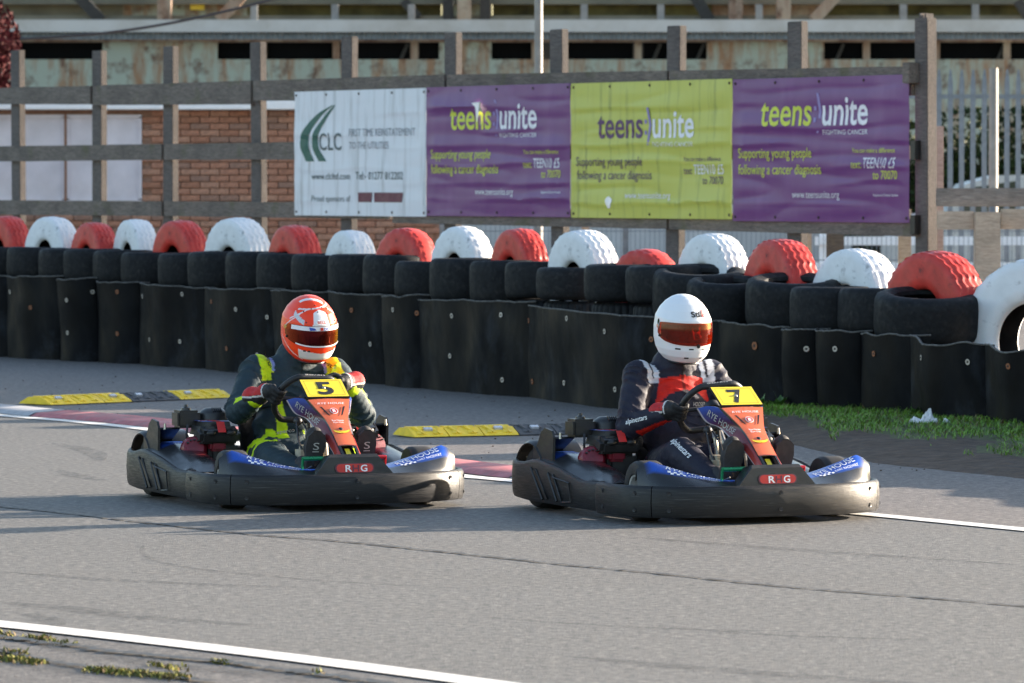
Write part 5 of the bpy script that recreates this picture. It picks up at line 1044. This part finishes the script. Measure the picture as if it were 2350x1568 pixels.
# steering wheel of each kart: centre, across, up
WC = Vector((-0.29, 0, 0.49)); WU = Vector((0.62, 0, 0.785)).normalized(); WS = Vector((0, 1, 0)); WNrm = WS.cross(WU)
def rim_pt(a, turn=0.0):         # a: angle from the driver's left, counter-clockwise seen by the driver
    y, z = 0.158*math.cos(a), 0.158*math.sin(a); z = min(z, 0.135) if z > 0 else max(z, -0.13)
    y2, z2 = y*math.cos(turn)-z*math.sin(turn), y*math.sin(turn)+z*math.cos(turn); return WC+WS*y2+WU*z2
def steering(k, turn):
    pts = [rim_pt(a, turn) for a in np.linspace(0, 2*math.pi, 49)]; mb = MB(); mb.tube(pts, 0.0155, 10); sw = mb.build('steering_wheel', 'grip_black', k)
    mb = MB()
    for a in (0.0, math.pi, -math.pi/2): mb.tube([WC+WNrm*-0.0, rim_pt(a, turn)], 0.010, 6)
    mb.lathe([(0, 0.02), (0.035, 0.018), (0.04, -0.01), (0, -0.02)], 16, Matrix.Translation(WC) @ WNrm.to_track_quat('Z', 'Y').to_matrix().to_4x4()); mb.build('hub', 'steel_dark', sw)
    bv = bvh_of(sw); top = WC+(WU*math.cos(turn)-WS*math.sin(turn))*0.146; exx = WS*math.cos(turn)+WU*math.sin(turn); letter(sw, 'BIZKARTS', top-Vector((0, 0, 0.002)), exx, exx.cross(Vector((-0.45, 0, -0.9))) if False else Vector((-0.6, 0, 0.8)), 0.10, 0.013, 'ink_silver', bv, 0.01, 0, 0.003)
KR = make_kart('7', (1.034, 22.73), 24.0, 'black go-kart with orange nose panel numbered 7, driver in white helmet')
KL = make_kart('5', (-0.870, 23.60), 22.0, 'black go-kart with orange nose panel numbered 5, driver in orange helmet')
steering(KR, R(6)); steering(KL, R(-4))
# ================================================================== THE DRIVERS
def remesh(mb, voxel, iters=6, fac=0.5):
    me = bpy.data.meshes.new('tmp'); me.from_pydata(mb.v, [], mb.f); o = bpy.data.objects.new('tmp', me); C.objects.link(o)
    m1 = o.modifiers.new('r', 'REMESH'); m1.mode = 'VOXEL'; m1.voxel_size = voxel
    m2 = o.modifiers.new('s', 'SMOOTH'); m2.factor = fac; m2.iterations = iters
    dg = bpy.context.evaluated_depsgraph_get(); dg.update(); ev = o.evaluated_get(dg); m = ev.to_mesh()
    v = np.empty(len(m.vertices)*3); m.vertices.foreach_get('co', v); v = v.reshape(-1, 3); n = np.empty(len(m.vertices)*3); m.vertices.foreach_get('normal', n); n = n.reshape(-1, 3)
    f = [tuple(q.vertices) for q in m.polygons]; ev.to_mesh_clear(); bpy.data.objects.remove(o); return v, n, f
def limb(mb, pts, rs, n=14):
    for p_, r in zip(pts, rs): mb.ball(p_, r, n//2+1)
    for (a, b, ra, rb) in zip(pts, pts[1:], rs, rs[1:]):
        a, b = Vector(a), Vector(b); mb.tube([a+(b-a)*t for t in (0, 0.25, 0.5, 0.75, 1.0)], [ra+(rb-ra)*t for t in (0, 0.25, 0.5, 0.75, 1.0)], n)
def seg_param(v, a, b):
    a, b = np.array(a), np.array(b); d = b-a; t = ((v-a)@d)/(d@d); tc = np.clip(t, 0, 1); return t, np.linalg.norm(v-(a+tc[:, None]*d), axis=1)
# ---- helmet surface: azimuth a from the front, height z
HZ = [-0.155, -0.145, -0.12, -0.09, -0.05, 0.0, 0.05, 0.09, 0.12, 0.14, 0.150, 0.1545, 0.156]
HF = [0.106, 0.128, 0.150, 0.159, 0.161, 0.158, 0.150, 0.126, 0.098, 0.068, 0.044, 0.018, 0.0]
HB = [0.055, 0.078, 0.112, 0.138, 0.157, 0.163, 0.158, 0.135, 0.105, 0.073, 0.046, 0.019, 0.0]
HW = [0.060, 0.080, 0.103, 0.117, 0.1245, 0.1255, 0.121, 0.103, 0.080, 0.056, 0.036, 0.015, 0.0]
def hsurf(a, z, off=0.0):
    f, b, w = (float(np.interp(z, HZ, q)) for q in (HF, HB, HW)); c, s_ = math.cos(a), math.sin(a); lx = f if c > 0 else b
    e = 2.25; den = (abs(c/max(lx, 1e-6))**e+abs(s_/max(w, 1e-6))**e)**(1/e) if max(lx, w) > 1e-4 else 1e9
    r = 1/den if den > 0 else 0; p_ = Vector((r*c, r*s_, z)); 
    if off: nn = Vector((c/max(lx, 0.03), s_/max(w, 0.03), z/0.16*4.5)).normalized(); p_ = p_+nn*off
    return p_
def port(a, z, grow=0.0):       # inside the eye port?
    aa = abs(a)/R(82+grow*300); 
    if aa > 1: return False
    top = 0.036+grow-0.016*aa**3; bot = -0.058-grow+0.030*aa**2.5; return bot < z < top
def make_helmet(parent, M, cols, visor_mat, strip_top, face):
    na, zs = 220, np.concatenate([np.linspace(-0.155, 0.06, 96), 0.06+0.096*np.sin(np.linspace(0, math.pi/2, 50))[1:]])
    v = []; f = []; cc = []
    for z in zs:
        for i in range(na):
            a = 2*math.pi*i/na-math.pi; v.append(hsurf(a, z)); cc.append(cols(a, z, v[-1]))
    for j in range(len(zs)-1):
        for i in range(na):
            a = 2*math.pi*(i+0.5)/na-math.pi; z = (zs[j]+zs[j+1])/2
            if port(a, z, -0.004): continue
            f.append((j*na+i, j*na+(i+1) % na, (j+1)*na+(i+1) % na, (j+1)*na+i))
    v2, f2 = solid(v, f, 0.008)
    if max(abs(q[1]) for q in v2) > max(abs(q[1]) for q in v)+0.003: v2, f2 = solid(v, f, -0.008)
    base = np.array([q[:] for q in v]); va = np.array(v2)
    from mathutils.kdtree import KDTree
    kd = KDTree(len(v))
    for i_, q in enumerate(v): kd.insert(q, i_)
    kd.balance(); cidx = [kd.find(Vector(q))[1] for q in v2]
    he = mk('helmet', v2, f2, 'helmet_paint', parent, True, [cc[i] for i in cidx], None, M)
    # visor shell, a little proud of the port
    P = []
    for i in range(49):
        a = R(-86)+R(172)*i/48; aa = abs(a)/R(86); top = 0.040-0.012*aa**3; bot = -0.062+0.034*aa**2.5
        if aa > 0.93: top -= 0.012; bot += 0.008
        P.append([hsurf(a, bot+(top-bot)*t, 0.0045) for t in np.linspace(0, 1, 9)])
    mb = MB(); mb.grid(P); vv, ff = solid(mb.v, mb.f, 0.002); vz = mk('visor', vv, ff, visor_mat, he, True)
    for sg in (-1, 1):
        mb = MB(); q = hsurf(sg*R(84), 0.012, 0.006); nn = Vector((0.1, sg, 0.0)).normalized(); mb.lathe([(0, 0.004), (0.009, 0.004), (0.012, 0.0)], 14, Matrix.Translation(q) @ nn.to_track_quat('Z', 'Y').to_matrix().to_4x4()); mb.build('pivot', 'steel' if face else 'brass', vz)
        mb = MB(); mb.ball(hsurf(sg*R(76), -0.030, 0.006), 0.006, 5); mb.build('visor_post', 'helmet_black', vz)
    mb = MB(); mb.ball((0, 0, -0.02), (0.135, 0.105, 0.125), 12); ins = None
    if strip_top:
        for (z0, z1, mt, a0, nm) in ((0.018, 0.038, 'visor_strip', 62, 'sun_strip'), (-0.060, -0.053, 'visor_strip', 48, 'lower_strip')):
            P = []
            for i in range(31):
                a = R(-a0)+R(2*a0)*i/30; aa = abs(a)/R(86); dz = -0.012*aa**3 if z0 > 0 else 0.034*aa**2.5; P.append([hsurf(a, z0+(z1-z0)*t+dz, 0.0062) for t in (0, 0.5, 1)])
            mb = MB(); mb.grid(P); mb.build(nm, mt, vz)
    # vents in the chin bar, rim trim, tab
    for (a, z, w, h) in ([(R(-30), -0.080, 0.028, 0.007), (R(-7), -0.079, 0.022, 0.006), (R(16), -0.079, 0.020, 0.006), (R(38), -0.079, 0.024, 0.006), (R(-14), -0.122, 0.022, 0.007), (R(14), -0.122, 0.018, 0.007)] if face else [(R(-26), -0.083, 0.036, 0.008), (R(24), -0.083, 0.036, 0.008)]):
        P = [hsurf(a+s_*w/0.16/2, z+t*h/2+0.1*s_*abs(math.sin(a))*h*0, 0.0015) for s_, t in ((-1, -1), (1, -1), (1, 1), (-1, 1))]; mk('vent', P, [(0, 1, 2, 3)], 'helmet_black', he, False)
    mb = MB(); mb.tube([hsurf(2*math.pi*i/40, -0.152, 0.001) for i in range(41)], 0.006, 6); mb.build('edge_trim', 'helmet_black', he)
    mb = MB(); mb.box(hsurf(R(4) if face else R(78), -0.062 if face else -0.02, 0.008), (0.012, 0.014, 0.018), None, 0.003); mb.build('visor_tab', 'helmet_black', he, False)
    # head inside the helmet
    hb = MB(); hb.ball((0.012, 0, -0.01), (0.092, 0.076, 0.115), 14); hb.ball((0.045, 0, -0.07), (0.05, 0.05, 0.045), 10); hb.tube([(0.094, 0, 0.012), (0.108, 0, -0.018), (0.121, 0, -0.040), (0.104, 0, -0.047)], [0.010, 0.011, 0.015, 0.010], 10)
    for sg in (-1, 1): hb.ball((0.085, sg*0.036, -0.034), (0.022, 0.024, 0.020), 8); hb.tube([(0.100, sg*0.014, 0.021), (0.094, sg*0.036, 0.026), (0.080, sg*0.054, 0.020)], [0.009, 0.010, 0.007], 8)
    hv, hn, hf = remesh(hb, 0.005, 4); head = mk('head', hv, hf, 'skin', parent, True, None, None, M)
    for sg in (-1, 1):
        e = MB(); e.ball((0.091, sg*0.033, 0.004), 0.0125, 8); eo = e.build('eye', 'eye_white', head); e = MB(); e.ball((0.1005, sg*0.033-0.002*0, 0.004), (0.004, 0.006, 0.006), 6); e.build('iris', 'helmet_black', eo)
        e = MB(); e.tube([(0.107, sg*0.016, 0.026), (0.104, sg*0.034, 0.032), (0.090, sg*0.054, 0.025)], 0.0035, 6); e.build('eyebrow', 'bark', head)
    return he, vz
def make_glove(parent, rim, tang, wrist, sg):
    # a hand closed round the rim: palm behind the rim, four fingers wrapped over it, thumb along the near side
    rim, wrist = Vector(rim), Vector(wrist); t = Vector(tang).normalized(); back = (wrist-rim); back = (back-t*back.dot(t)).normalized(); side = t.cross(back).normalized()
    if side.dot(Vector((0, sg, 0.3))) < 0: side = -side        # outwards from the wheel
    mb = MB(); knuck = rim+back*0.012+side*0.030; 
    limb(mb, [wrist, wrist*0.45+(rim+back*0.045+side*0.012)*0.55, rim+back*0.028+side*0.020], [0.040, 0.042, 0.035], 12)
    for i in range(4):
        o_ = t*(-0.033+0.022*i); L = (0.94, 1.0, 0.97, 0.85)[i]; k0 = rim+o_+back*0.022+side*0.026
        pts = [k0]
        for a in (35, 85, 140, 190): ang = R(a)*L; pts.append(rim+o_+(side*math.cos(ang-R(40))-back*math.sin(ang-R(40)))*0.0285)
        limb(mb, pts, [0.0145, 0.0128, 0.0115, 0.0105, 0.0095], 8)
    b0 = rim+back*0.035-side*0.004+t*0.030; limb(mb, [b0, rim+back*0.026-side*0.020+t*0.045, rim-back*0.004-side*0.028+t*0.060], [0.014, 0.0125, 0.010], 8)
    # cuff
    d = (wrist-rim).normalized(); limb(mb, [wrist-d*0.01, wrist+d*0.050], [0.044, 0.050], 12)
    v, n, f = remesh(mb, 0.0042, 3); tt = ((v-np.array(rim))@np.array(d))
    red = np.array([0.50, 0.012, 0.015]); blk = np.array([0.010, 0.010, 0.012]); wht = np.array([0.62, 0.60, 0.60]); up = v[:, 2]-(np.array(rim)[2]+(np.array(wrist)[2]-np.array(rim)[2])*np.clip(tt/0.12, 0, 1.3))
    col = np.tile(blk, (len(v), 1)); cuff = tt > 0.062; col[cuff & (up > 0.004)] = red; col[(tt > 0.050) & (tt < 0.060) & (up > -0.012)] = wht; col[cuff & (up > -0.006) & (up < 0.002)] = wht
    return mk('glove', v, f, 'glove', parent, True, col)
def make_shoe(parent, heel, toe, lab):
    heel, toe = Vector(heel), Vector(toe); d = (toe-heel).normalized(); mb = MB(); up = Vector((-0.8, 0, 0.25)); up = (up-d*up.dot(d)).normalized(); sd = d.cross(up)
    Mx = Matrix((d, sd, up)).transposed(); L = (toe-heel).length
    for t, (a, b, c) in ((0.12, (0.05, 0.038, 0.045)), (0.38, (0.06, 0.038, 0.044)), (0.65, (0.06, 0.046, 0.038)), (0.86, (0.048, 0.044, 0.030))): mb.ball(heel+d*L*t+up*0.030, (a, b, c), 8, Mx)
    limb(mb, [heel+d*0.045+up*0.05, heel+d*0.05+up*0.12], [0.042, 0.046], 12)
    v, n, f = remesh(mb, 0.006, 5); sh_ = mk('shoe', v, f, 'shoe', parent)
    so = MB(); P = []
    for t in np.linspace(0, 1, 12):
        w = float(np.interp(t, [0, 0.08, 0.4, 0.7, 0.92, 1.0], [0.015, 0.034, 0.036, 0.049, 0.042, 0.018])); q = heel+d*L*(0.02+0.98*t); P.append([q-sd*w-up*0.010, q-sd*w+up*0.004, q+sd*w+up*0.004, q+sd*w-up*0.010, q-sd*w-up*0.010])
    so.grid(P); sol = so.build('sole', 'shoe', sh_, False)
    return sh_, d, up, sd, L
def make_driver(kart, J, style, hel, label):
    M0 = kart.matrix_basis.copy() if False else Matrix.Translation(kart.location) @ Matrix.Rotation(kart.rotation_euler[2], 4, 'Z')
    mb = MB()
    for c, r in J['torso']: mb.ball(c, r, 14)
    limb(mb, [J['neck0'], J['neck1']], [0.105, 0.068]); limb(mb, [J['neck1'], J['head']], [0.066, 0.062])
    arms = {}; legs = {}
    for s_ in ('r', 'l'):
        limb(mb, [J['sh_'+s_], J['el_'+s_], J['wr_'+s_]], [0.078, 0.062, 0.045]); limb(mb, [J['hip_'+s_], J['kn_'+s_], J['an_'+s_]], [0.108, 0.076, 0.052])
    v, n, f = remesh(mb, 0.0075, 7)
    # cloth folds: across the bends of elbow, waist and knee, and along the sleeve
    disp = np.zeros(len(v))
    for i, q in enumerate(v):
        p_ = Vector(q); w = mnoise.noise(p_*9+Vector((3.1*style, 0, 0))); w2 = abs(mnoise.noise(Vector((q[0]*16, q[1]*10, q[2]*26+style)))); disp[i] = 0.003*w+0.006*(0.22-w2)
    def folds(a, b, rad, freq, amp_end, amp_mid, seed, lo=0.0, hi=1.0):      # creases that run round a limb, deepest near its joints
        a_, b_ = np.array(a), np.array(b); ax = b_-a_; L_ = np.linalg.norm(ax); ax = ax/L_; t = ((v-a_)@ax)/L_; rv = v-a_-np.outer((v-a_)@ax, ax); rr_ = np.linalg.norm(rv, axis=1)
        e1 = np.cross(ax, [0.3, 0.2, 0.9]); e1 /= np.linalg.norm(e1); e2 = np.cross(ax, e1); th = np.arctan2(rv@e2, rv@e1)
        wob = np.array([mnoise.noise(Vector((q[0]*7+seed, q[1]*7, q[2]*7))) for q in v]); ph = 2*math.pi*(t*freq+0.35*np.sin(th+seed)+0.22*np.sin(2*th+seed*2)+0.9*wob)
        ridge = (1-np.abs(np.sin(ph*0.5)))**1.6; gate = np.clip(0.55+1.6*np.array([mnoise.noise(Vector((q[0]*5, q[1]*5+seed*3, q[2]*5))) for q in v]), 0, 1)
        m_ = np.exp(-np.maximum(0, rr_-rad)/0.02)*np.clip((t-lo)/0.08+1, 0, 1)*np.clip((hi-t)/0.08+1, 0, 1); return m_*gate*(amp_mid+(amp_end-amp_mid)*np.abs(2*np.clip(t, 0, 1)-1)**1.5)*(ridge-0.3)
    for s_, sd_ in (('r', 1.3), ('l', 4.1)):
        disp += folds(J['sh_'+s_], J['el_'+s_], 0.09, 6, 0.018, 0.010, sd_+style)+folds(J['el_'+s_], J['wr_'+s_], 0.075, 6, 0.015, 0.009, sd_+2+style)
        disp += folds(J['hip_'+s_], J['kn_'+s_], 0.12, 7, 0.016, 0.009, sd_+5+style)
    disp += folds((-0.60, J['cy']*0.2, 0.20), (-0.70, J['cy'], 0.66), 0.21, 8, 0.014, 0.011, 7.7+style)
    v = v+n*disp[:, None]
    col = np.tile(np.array(style_base[style]), (len(v), 1)); neon = np.array([0.60, 0.83, 0.012]); red = np.array([0.62, 0.018, 0.010]); wht = np.array([0.66, 0.68, 0.74])
    tz = v[:, 2]
    segs = {}
    for s_ in ('r', 'l'):
        segs['ua'+s_] = seg_param(v, J['sh_'+s_], J['el_'+s_]); segs['fa'+s_] = seg_param(v, J['el_'+s_], J['wr_'+s_]); segs['th'+s_] = seg_param(v, J['hip_'+s_], J['kn_'+s_]); segs['sn'+s_] = seg_param(v, J['kn_'+s_], J['an_'+s_])
    names = list(segs); D = np.stack([segs[q][1]-{'ua': 0.075, 'fa': 0.053, 'th': 0.095, 'sn': 0.066}[q[:2]] for q in names]); near = np.argmin(D, axis=0); dmin = D.min(axis=0)
    arm = np.array([names[q][:2] in ('ua', 'fa') for q in near]) & (dmin < 0.025)
    for s_, sg in (('r', -1), ('l', 1)):
        shp = np.array(J['sh_'+s_]); el = np.array(J['el_'+s_]); side = (v[:, 1]-shp[1])*sg; fwd = v[:, 0]-shp[0]; up = v[:, 2]-shp[2]
        isfa = np.array([names[q] == 'fa'+s_ for q in near]) & (dmin < 0.03); tfa = segs['fa'+s_][0]; isth = np.array([names[q] == 'th'+s_ for q in near]) & (dmin < 0.05); tth = segs['th'+s_][0]
        if style == 1:
            m_ = (np.abs(side+0.028+0.25*(fwd-0.02)) < 0.026) & (up > -0.01) ; m_ |= (np.abs(side+0.020) < 0.028) & (up > -0.045) & (fwd > 0.0); col[m_] = neon; m2 = (np.abs(side+0.062) < 0.007) & (up > 0.0); col[m2] = np.array([0.25, 0.30, 0.62])
            col[isfa & (tfa > 0.80)] = neon; a_ = np.array(J['el_'+s_]); b_ = np.array(J['wr_'+s_]); ax = (b_-a_)/np.linalg.norm(b_-a_); upv = np.array([0, 0, 1])-ax*ax[2]; upv /= np.linalg.norm(upv); rad = v-a_-np.outer((v-a_)@ax, ax); rad /= np.maximum(1e-6, np.linalg.norm(rad, axis=1))[:, None]
            col[isfa & (tfa > 0.12) & ((rad@upv) > 0.35) & ((rad@upv) < 0.80) & (rad@np.array([0.6, sg*0.4, 0]) > 0)] = neon
            tor = (~arm) & (~isth | (tth < 0.2)); cx = np.interp(v[:, 2], [0.2, 0.5], [J['cy']-0.02, J['cy']]); yy = (v[:, 1]-cx)*sg; wave = 0.108+0.012*np.sin(v[:, 2]*14); col[tor & (np.abs(yy-wave-0.015) < 0.024) & (v[:, 0] > -0.66) & (tz > 0.22) & (tz < 0.47)] = neon
            yt = (v[:, 1]-np.array(J['hip_'+s_])[1])*sg; col[isth & (tth > 0.02) & (tth < 0.16) & (yt > -0.03)] = neon; col[isth & (tth > 0.14) & (tth < 0.50) & (yt > 0.045) & (yt < 0.10)] = neon; col[isth & (tth > 0.40) & (tth < 0.52) & (yt > 0.0)] = neon
        else:
            m_ = (np.abs(side+0.030+0.22*fwd) < 0.034) & (up > -0.03) & (fwd > -0.06); col[m_] = wht; m2 = (np.abs(side+0.034+0.22*fwd) < 0.006) & (up > -0.005) & (up < 0.070); col[m2] = np.array(style_base[style]); col[isfa & (v[:, 2] < (np.array(J['el_'+s_])[2]+(np.array(J['wr_'+s_])[2]-np.array(J['el_'+s_])[2])*np.clip(tfa, 0, 1))-0.036) & (tfa > 0.1)] = red
    if style == 0:
        tor = ~arm; yy = np.abs(v[:, 1]-J['cy']); lo_ = 0.540-0.05*np.clip((yy-0.08)/0.1, 0, 1)+0.02*np.cos(yy*20); hi2 = 0.628-0.012*yy/0.1; col[tor & (tz > lo_) & (tz < hi2) & (v[:, 0] > -0.72)] = red
    zip_ = (~arm) & (np.abs(v[:, 1]-J['cy']) < 0.004) & (v[:, 0] > -0.66) & (tz > 0.4); col[zip_] = col[zip_]*0.4
    body = mk('person', v, f, 'suit', None, True, col, None, None); body.matrix_world = M0; tag(body, label, 'person'); bb = bvh_of(body)
    HM = Matrix.Translation(Vector(J['head'])) @ Matrix.Rotation(hel['yaw'], 4, 'Z') @ Matrix.Rotation(hel['pitch'], 4, 'Y') @ Matrix.Rotation(hel['roll'], 4, 'X') @ Matrix.Scale(1.0, 4)
    he, vz = make_helmet(body, HM, hel['cols'], hel['visor'], hel['strip'], hel['face'])
    for s_, sg in (('r', -1), ('l', 1)):
        make_glove(body, J['rim_'+s_], J['tan_'+s_], J['wr_'+s_], sg); sh_, d, up, sd, L = make_shoe(body, J['heel_'+s_], J['toe_'+s_], '')
        if style == 1:
            c = Vector(J['toe_'+s_])-d*L*0.26; sv = bvh_of(sh_); so = [ch for ch in sh_.children][0]; exx = sd if sd.y > 0 else -sd
            letter(sh_, 'S', c-up*0.012-d*0.02, exx, d, 0.030, 0.036, 'ink_silver', None, 0.0, 0, 0.004); patch(sh_, [(-0.016, -0.012), (0.016, -0.012), (0.016, -0.008), (-0.016, -0.008)], c-up*0.012-d*0.02, exx, d, 'ink_silver', None, 0.004)
    return body, bb, he
style_base = {0: (0.018, 0.018, 0.034), 1: (0.020, 0.040, 0.052)}
def hcol_white(a, z, p_): return (0.78, 0.79, 0.82)
OR = (0.95, 0.050, 0.006)
def hcol_orange(a, z, p_):
    d = math.degrees(a); c = OR
    if abs(d) < 15+6*max(0, (0.06-z)/0.05) and 0.03 < z < 0.112 - 0.0009*abs(d): c = (0.76, 0.76, 0.78)          # white brow panel
    if abs(d) < 44 and -0.128 < z < -0.095+0.0004*abs(d): c = (0.72, 0.71, 0.70)                                        # white chin
    if abs(d) < 60 and z < -0.139: c = (0.55, 0.03, 0.02)
    for (da, za, w, sl) in ((-52, 0.085, 0.006, 0.0012), (-70, 0.05, 0.005, 0.0016), (52, 0.085, 0.006, -0.0012), (-84, -0.075, 0.004, -0.0016), (-60, -0.105, 0.004, -0.0012), (84, -0.075, 0.004, 0.0016)):
        if abs(d-da) < 24 and abs(z-za-sl*(d-da)) < w*0.55: c = (0.74, 0.72, 0.74)
    if -66 < d < -34 and abs(z-0.070+0.0011*(d+50)) < 0.011: c = (0.42, 0.44, 0.48) if (int(d*0.8)+int(z*260)) % 2 else (0.70, 0.70, 0.72)
    if z > 0.118 and abs(p_.y-(-0.015)) < 0.05 and 0.0 < p_.x < 0.10 and abs((p_.x-0.05)-0.5*p_.y) < 0.010: c = (0.78, 0.74, 0.74)
    if abs(z-0.118-0.0002*d) < 0.003 and -60 < d < 50: c = (0.74, 0.66, 0.66)
    return c
def joints(cy, headp, sh_r, sh_l, el_r, el_l, wr_r, wr_l, ra, la, turn, kz=0.285):
    ymid = lambda z: cy*max(0, (z-0.2)/0.43); J = {'cy': cy}
    J['torso'] = [((-0.60, ymid(.2), 0.205), (0.16, 0.185, 0.13)), ((-0.655, ymid(.34), 0.34), (0.135, 0.170, 0.13)), ((-0.69, ymid(.50), 0.50), (0.130, 0.190, 0.15)), ((-0.70, ymid(.6), 0.605), (0.105, 0.185, 0.095))]
    J['neck0'] = (-0.69, ymid(.66), 0.665); J['neck1'] = (-0.665, (ymid(.7)+headp[1])/2, 0.725); J['head'] = headp
    J.update(sh_r=sh_r, sh_l=sh_l, el_r=el_r, el_l=el_l, wr_r=wr_r, wr_l=wr_l)
    J['hip_r'] = (-0.58, -0.095, 0.19); J['hip_l'] = (-0.58, 0.095, 0.19); J['kn_r'] = (-0.235, -0.185, kz); J['kn_l'] = (-0.235, 0.185, kz); J['an_r'] = (0.085, -0.135, 0.15); J['an_l'] = (0.085, 0.135, 0.15)
    J['heel_r'] = (0.130, -0.130, 0.115); J['toe_r'] = (0.205, -0.125, 0.365); J['heel_l'] = (0.130, 0.130, 0.115); J['toe_l'] = (0.205, 0.125, 0.365)
    for nm, a in (('r', ra), ('l', la)):
        J['rim_'+nm] = rim_pt(a, turn); J['tan_'+nm] = (rim_pt(a+0.1, turn)-rim_pt(a-0.1, turn))
    return J
JR = joints(0.0, (-0.605, 0.005, 0.850), (-0.685, -0.185, 0.622), (-0.685, 0.185, 0.622), (-0.560, -0.290, 0.395), (-0.56, 0.295, 0.40), (-0.372, -0.190, 0.470), (-0.38, 0.19, 0.46), math.pi-0.02, -0.25, R(6))
PR, bR, hR = make_driver(KR, JR, 0, dict(yaw=R(-3), pitch=R(7), roll=0, cols=hcol_white, visor='visor_orange', strip=False, face=True), 'seated person in black racing suit with red chest band and white helmet')
JL = joints(0.085, (-0.60, 0.125, 0.825), (-0.69, -0.110, 0.618), (-0.665, 0.275, 0.60), (-0.555, -0.255, 0.425), (-0.40, 0.33, 0.40), (-0.385, -0.205, 0.505), (-0.275, 0.205, 0.565), math.pi-0.15, 0.62, R(-4), 0.205)
PL, bL, hL = make_driver(KL, JL, 1, dict(yaw=R(4), pitch=R(12), roll=R(2), cols=hcol_orange, visor='visor_iridium', strip=True, face=False), 'seated person in dark teal racing suit with neon yellow patches and orange helmet')
# lettering on helmets and suits
hb = bvh_of(hR); letter(hR, 'Stilo', Vector((0.14, 0.022, 0.070)), Vector((-0.15, 1, 0)), Vector((-0.45, 0, 1)), 0.078, 0.028, 'ink_black', hb, 0.03, 0, 0.002, maxlen=0.02)
patch(hR, [(0, 0), (0.010, 0), (0.012, 0.038), (0.004, 0.034)], Vector((0.14, 0.036, 0.072)), Vector((-0.15, 1, 0)), Vector((-0.45, 0, 1)), 'ink_red', hb, 0.0028)
patch(hR, circle(0.010, 14, 0, 0, 0.013), Vector((0.0, -0.13, 0.03)), Vector((1, 0, 0)), Vector((0, 0, 1)), 'leaf_green', hb, 0.002)
hb = bvh_of(hL); patch(hL, circle(0.028, 20, 0, 0, 0.014), Vector((0.16, 0.0, 0.062)), Vector((0, 1, 0)), Vector((-0.3, 0, 1)), 'ink_brightwhite', hb, 0.002); letter(hL, 'BELL', Vector((0.16, 0.0, 0.055)), Vector((0, 1, 0)), Vector((-0.3, 0, 1)), 0.042, 0.014, 'ink_red', hb, 0.01, 0, 0.003)
vis = [c for c in hL.children if c.name.startswith('visor')][0]; vb = bvh_of(vis)
letter(vis, 'DR', Vector((0.17, 0.020, 0.021)), Vector((0, 1, 0)), Vector((0, 0, 1)), 0.026, 0.014, 'ink_blue', vb, 0.02, 0, 0.006); patch(vis, [(-0.012, 0), (0.004, 0), (0.004, 0.014), (-0.012, 0.014)], Vector((0.17, 0.0, 0.021)), Vector((0, 1, 0)), Vector((0, 0, 1)), 'ink_red', vb, 0.006)
patch(vis, [(-0.05, 0.0), (-0.02, 0.003), (-0.028, 0.012), (-0.056, 0.016)], Vector((0.16, -0.01, 0.02)), Vector((0.25, 1, 0)), Vector((0, 0, 1)), 'ink_blue', vb, 0.0055)
for (a, z) in ((-40, 0.10), (-20, 0.115), (10, 0.118), (-8, 0.128), (26, 0.112), (20, 0.095), (-30, 0.055), (34, 0.055), (-5, 0.102)):
    mb = MB(); q = hsurf(R(a), z, 0.001); mb.ball(q, (0.0035, 0.0035, 0.0035), 5); mb.build('vent_hole', 'helmet_black', hL)
def suit_text(body, bv, text, c, ex, n, w, cap, ink, shear=0.1, bold=0.01):
    ex = Vector(ex).normalized(); ey = Vector(n).cross(ex); return letter(body, text, c, ex, ey, w, cap, ink, bv, bold, shear, 0.0035, maxlen=0.02)
suit_text(PL, bL, 'sparco', (-0.62, -0.085, 0.675), (0.35, 0.1, -0.75), (0.55, -0.35, 0.5), 0.075, 0.018, 'ink_black'); suit_text(PL, bL, 'sparco', (-0.60, 0.245, 0.655), (-0.25, -0.15, 0.75), (0.75, 0.3, 0.4), 0.075, 0.018, 'ink_black')
suit_text(PL, bL, 'sparco', (-0.515, -0.02, 0.325), (0.0, 1, 0.06), (0.9, -0.2, 0.4), 0.085, 0.018, 'ink_silver')
suit_text(PR, bR, 'alpinestars', (-0.16, -0.235, 0.315), (0.85, 0.12, -0.42), (0.35, -0.65, 0.6), 0.17, 0.030, 'ink_brightwhite'); suit_text(PR, bR, 'alpinestars', (-0.47, -0.285, 0.42), (0.75, 0.5, 0.2), (0.3, -0.85, 0.1), 0.12, 0.024, 'ink_brightwhite')
suit_text(PR, bR, 'HOOSIER', (-0.56, 0.075, 0.485), (0, 1, 0), (1, 0, 0.1), 0.07, 0.02, 'ink_silver')
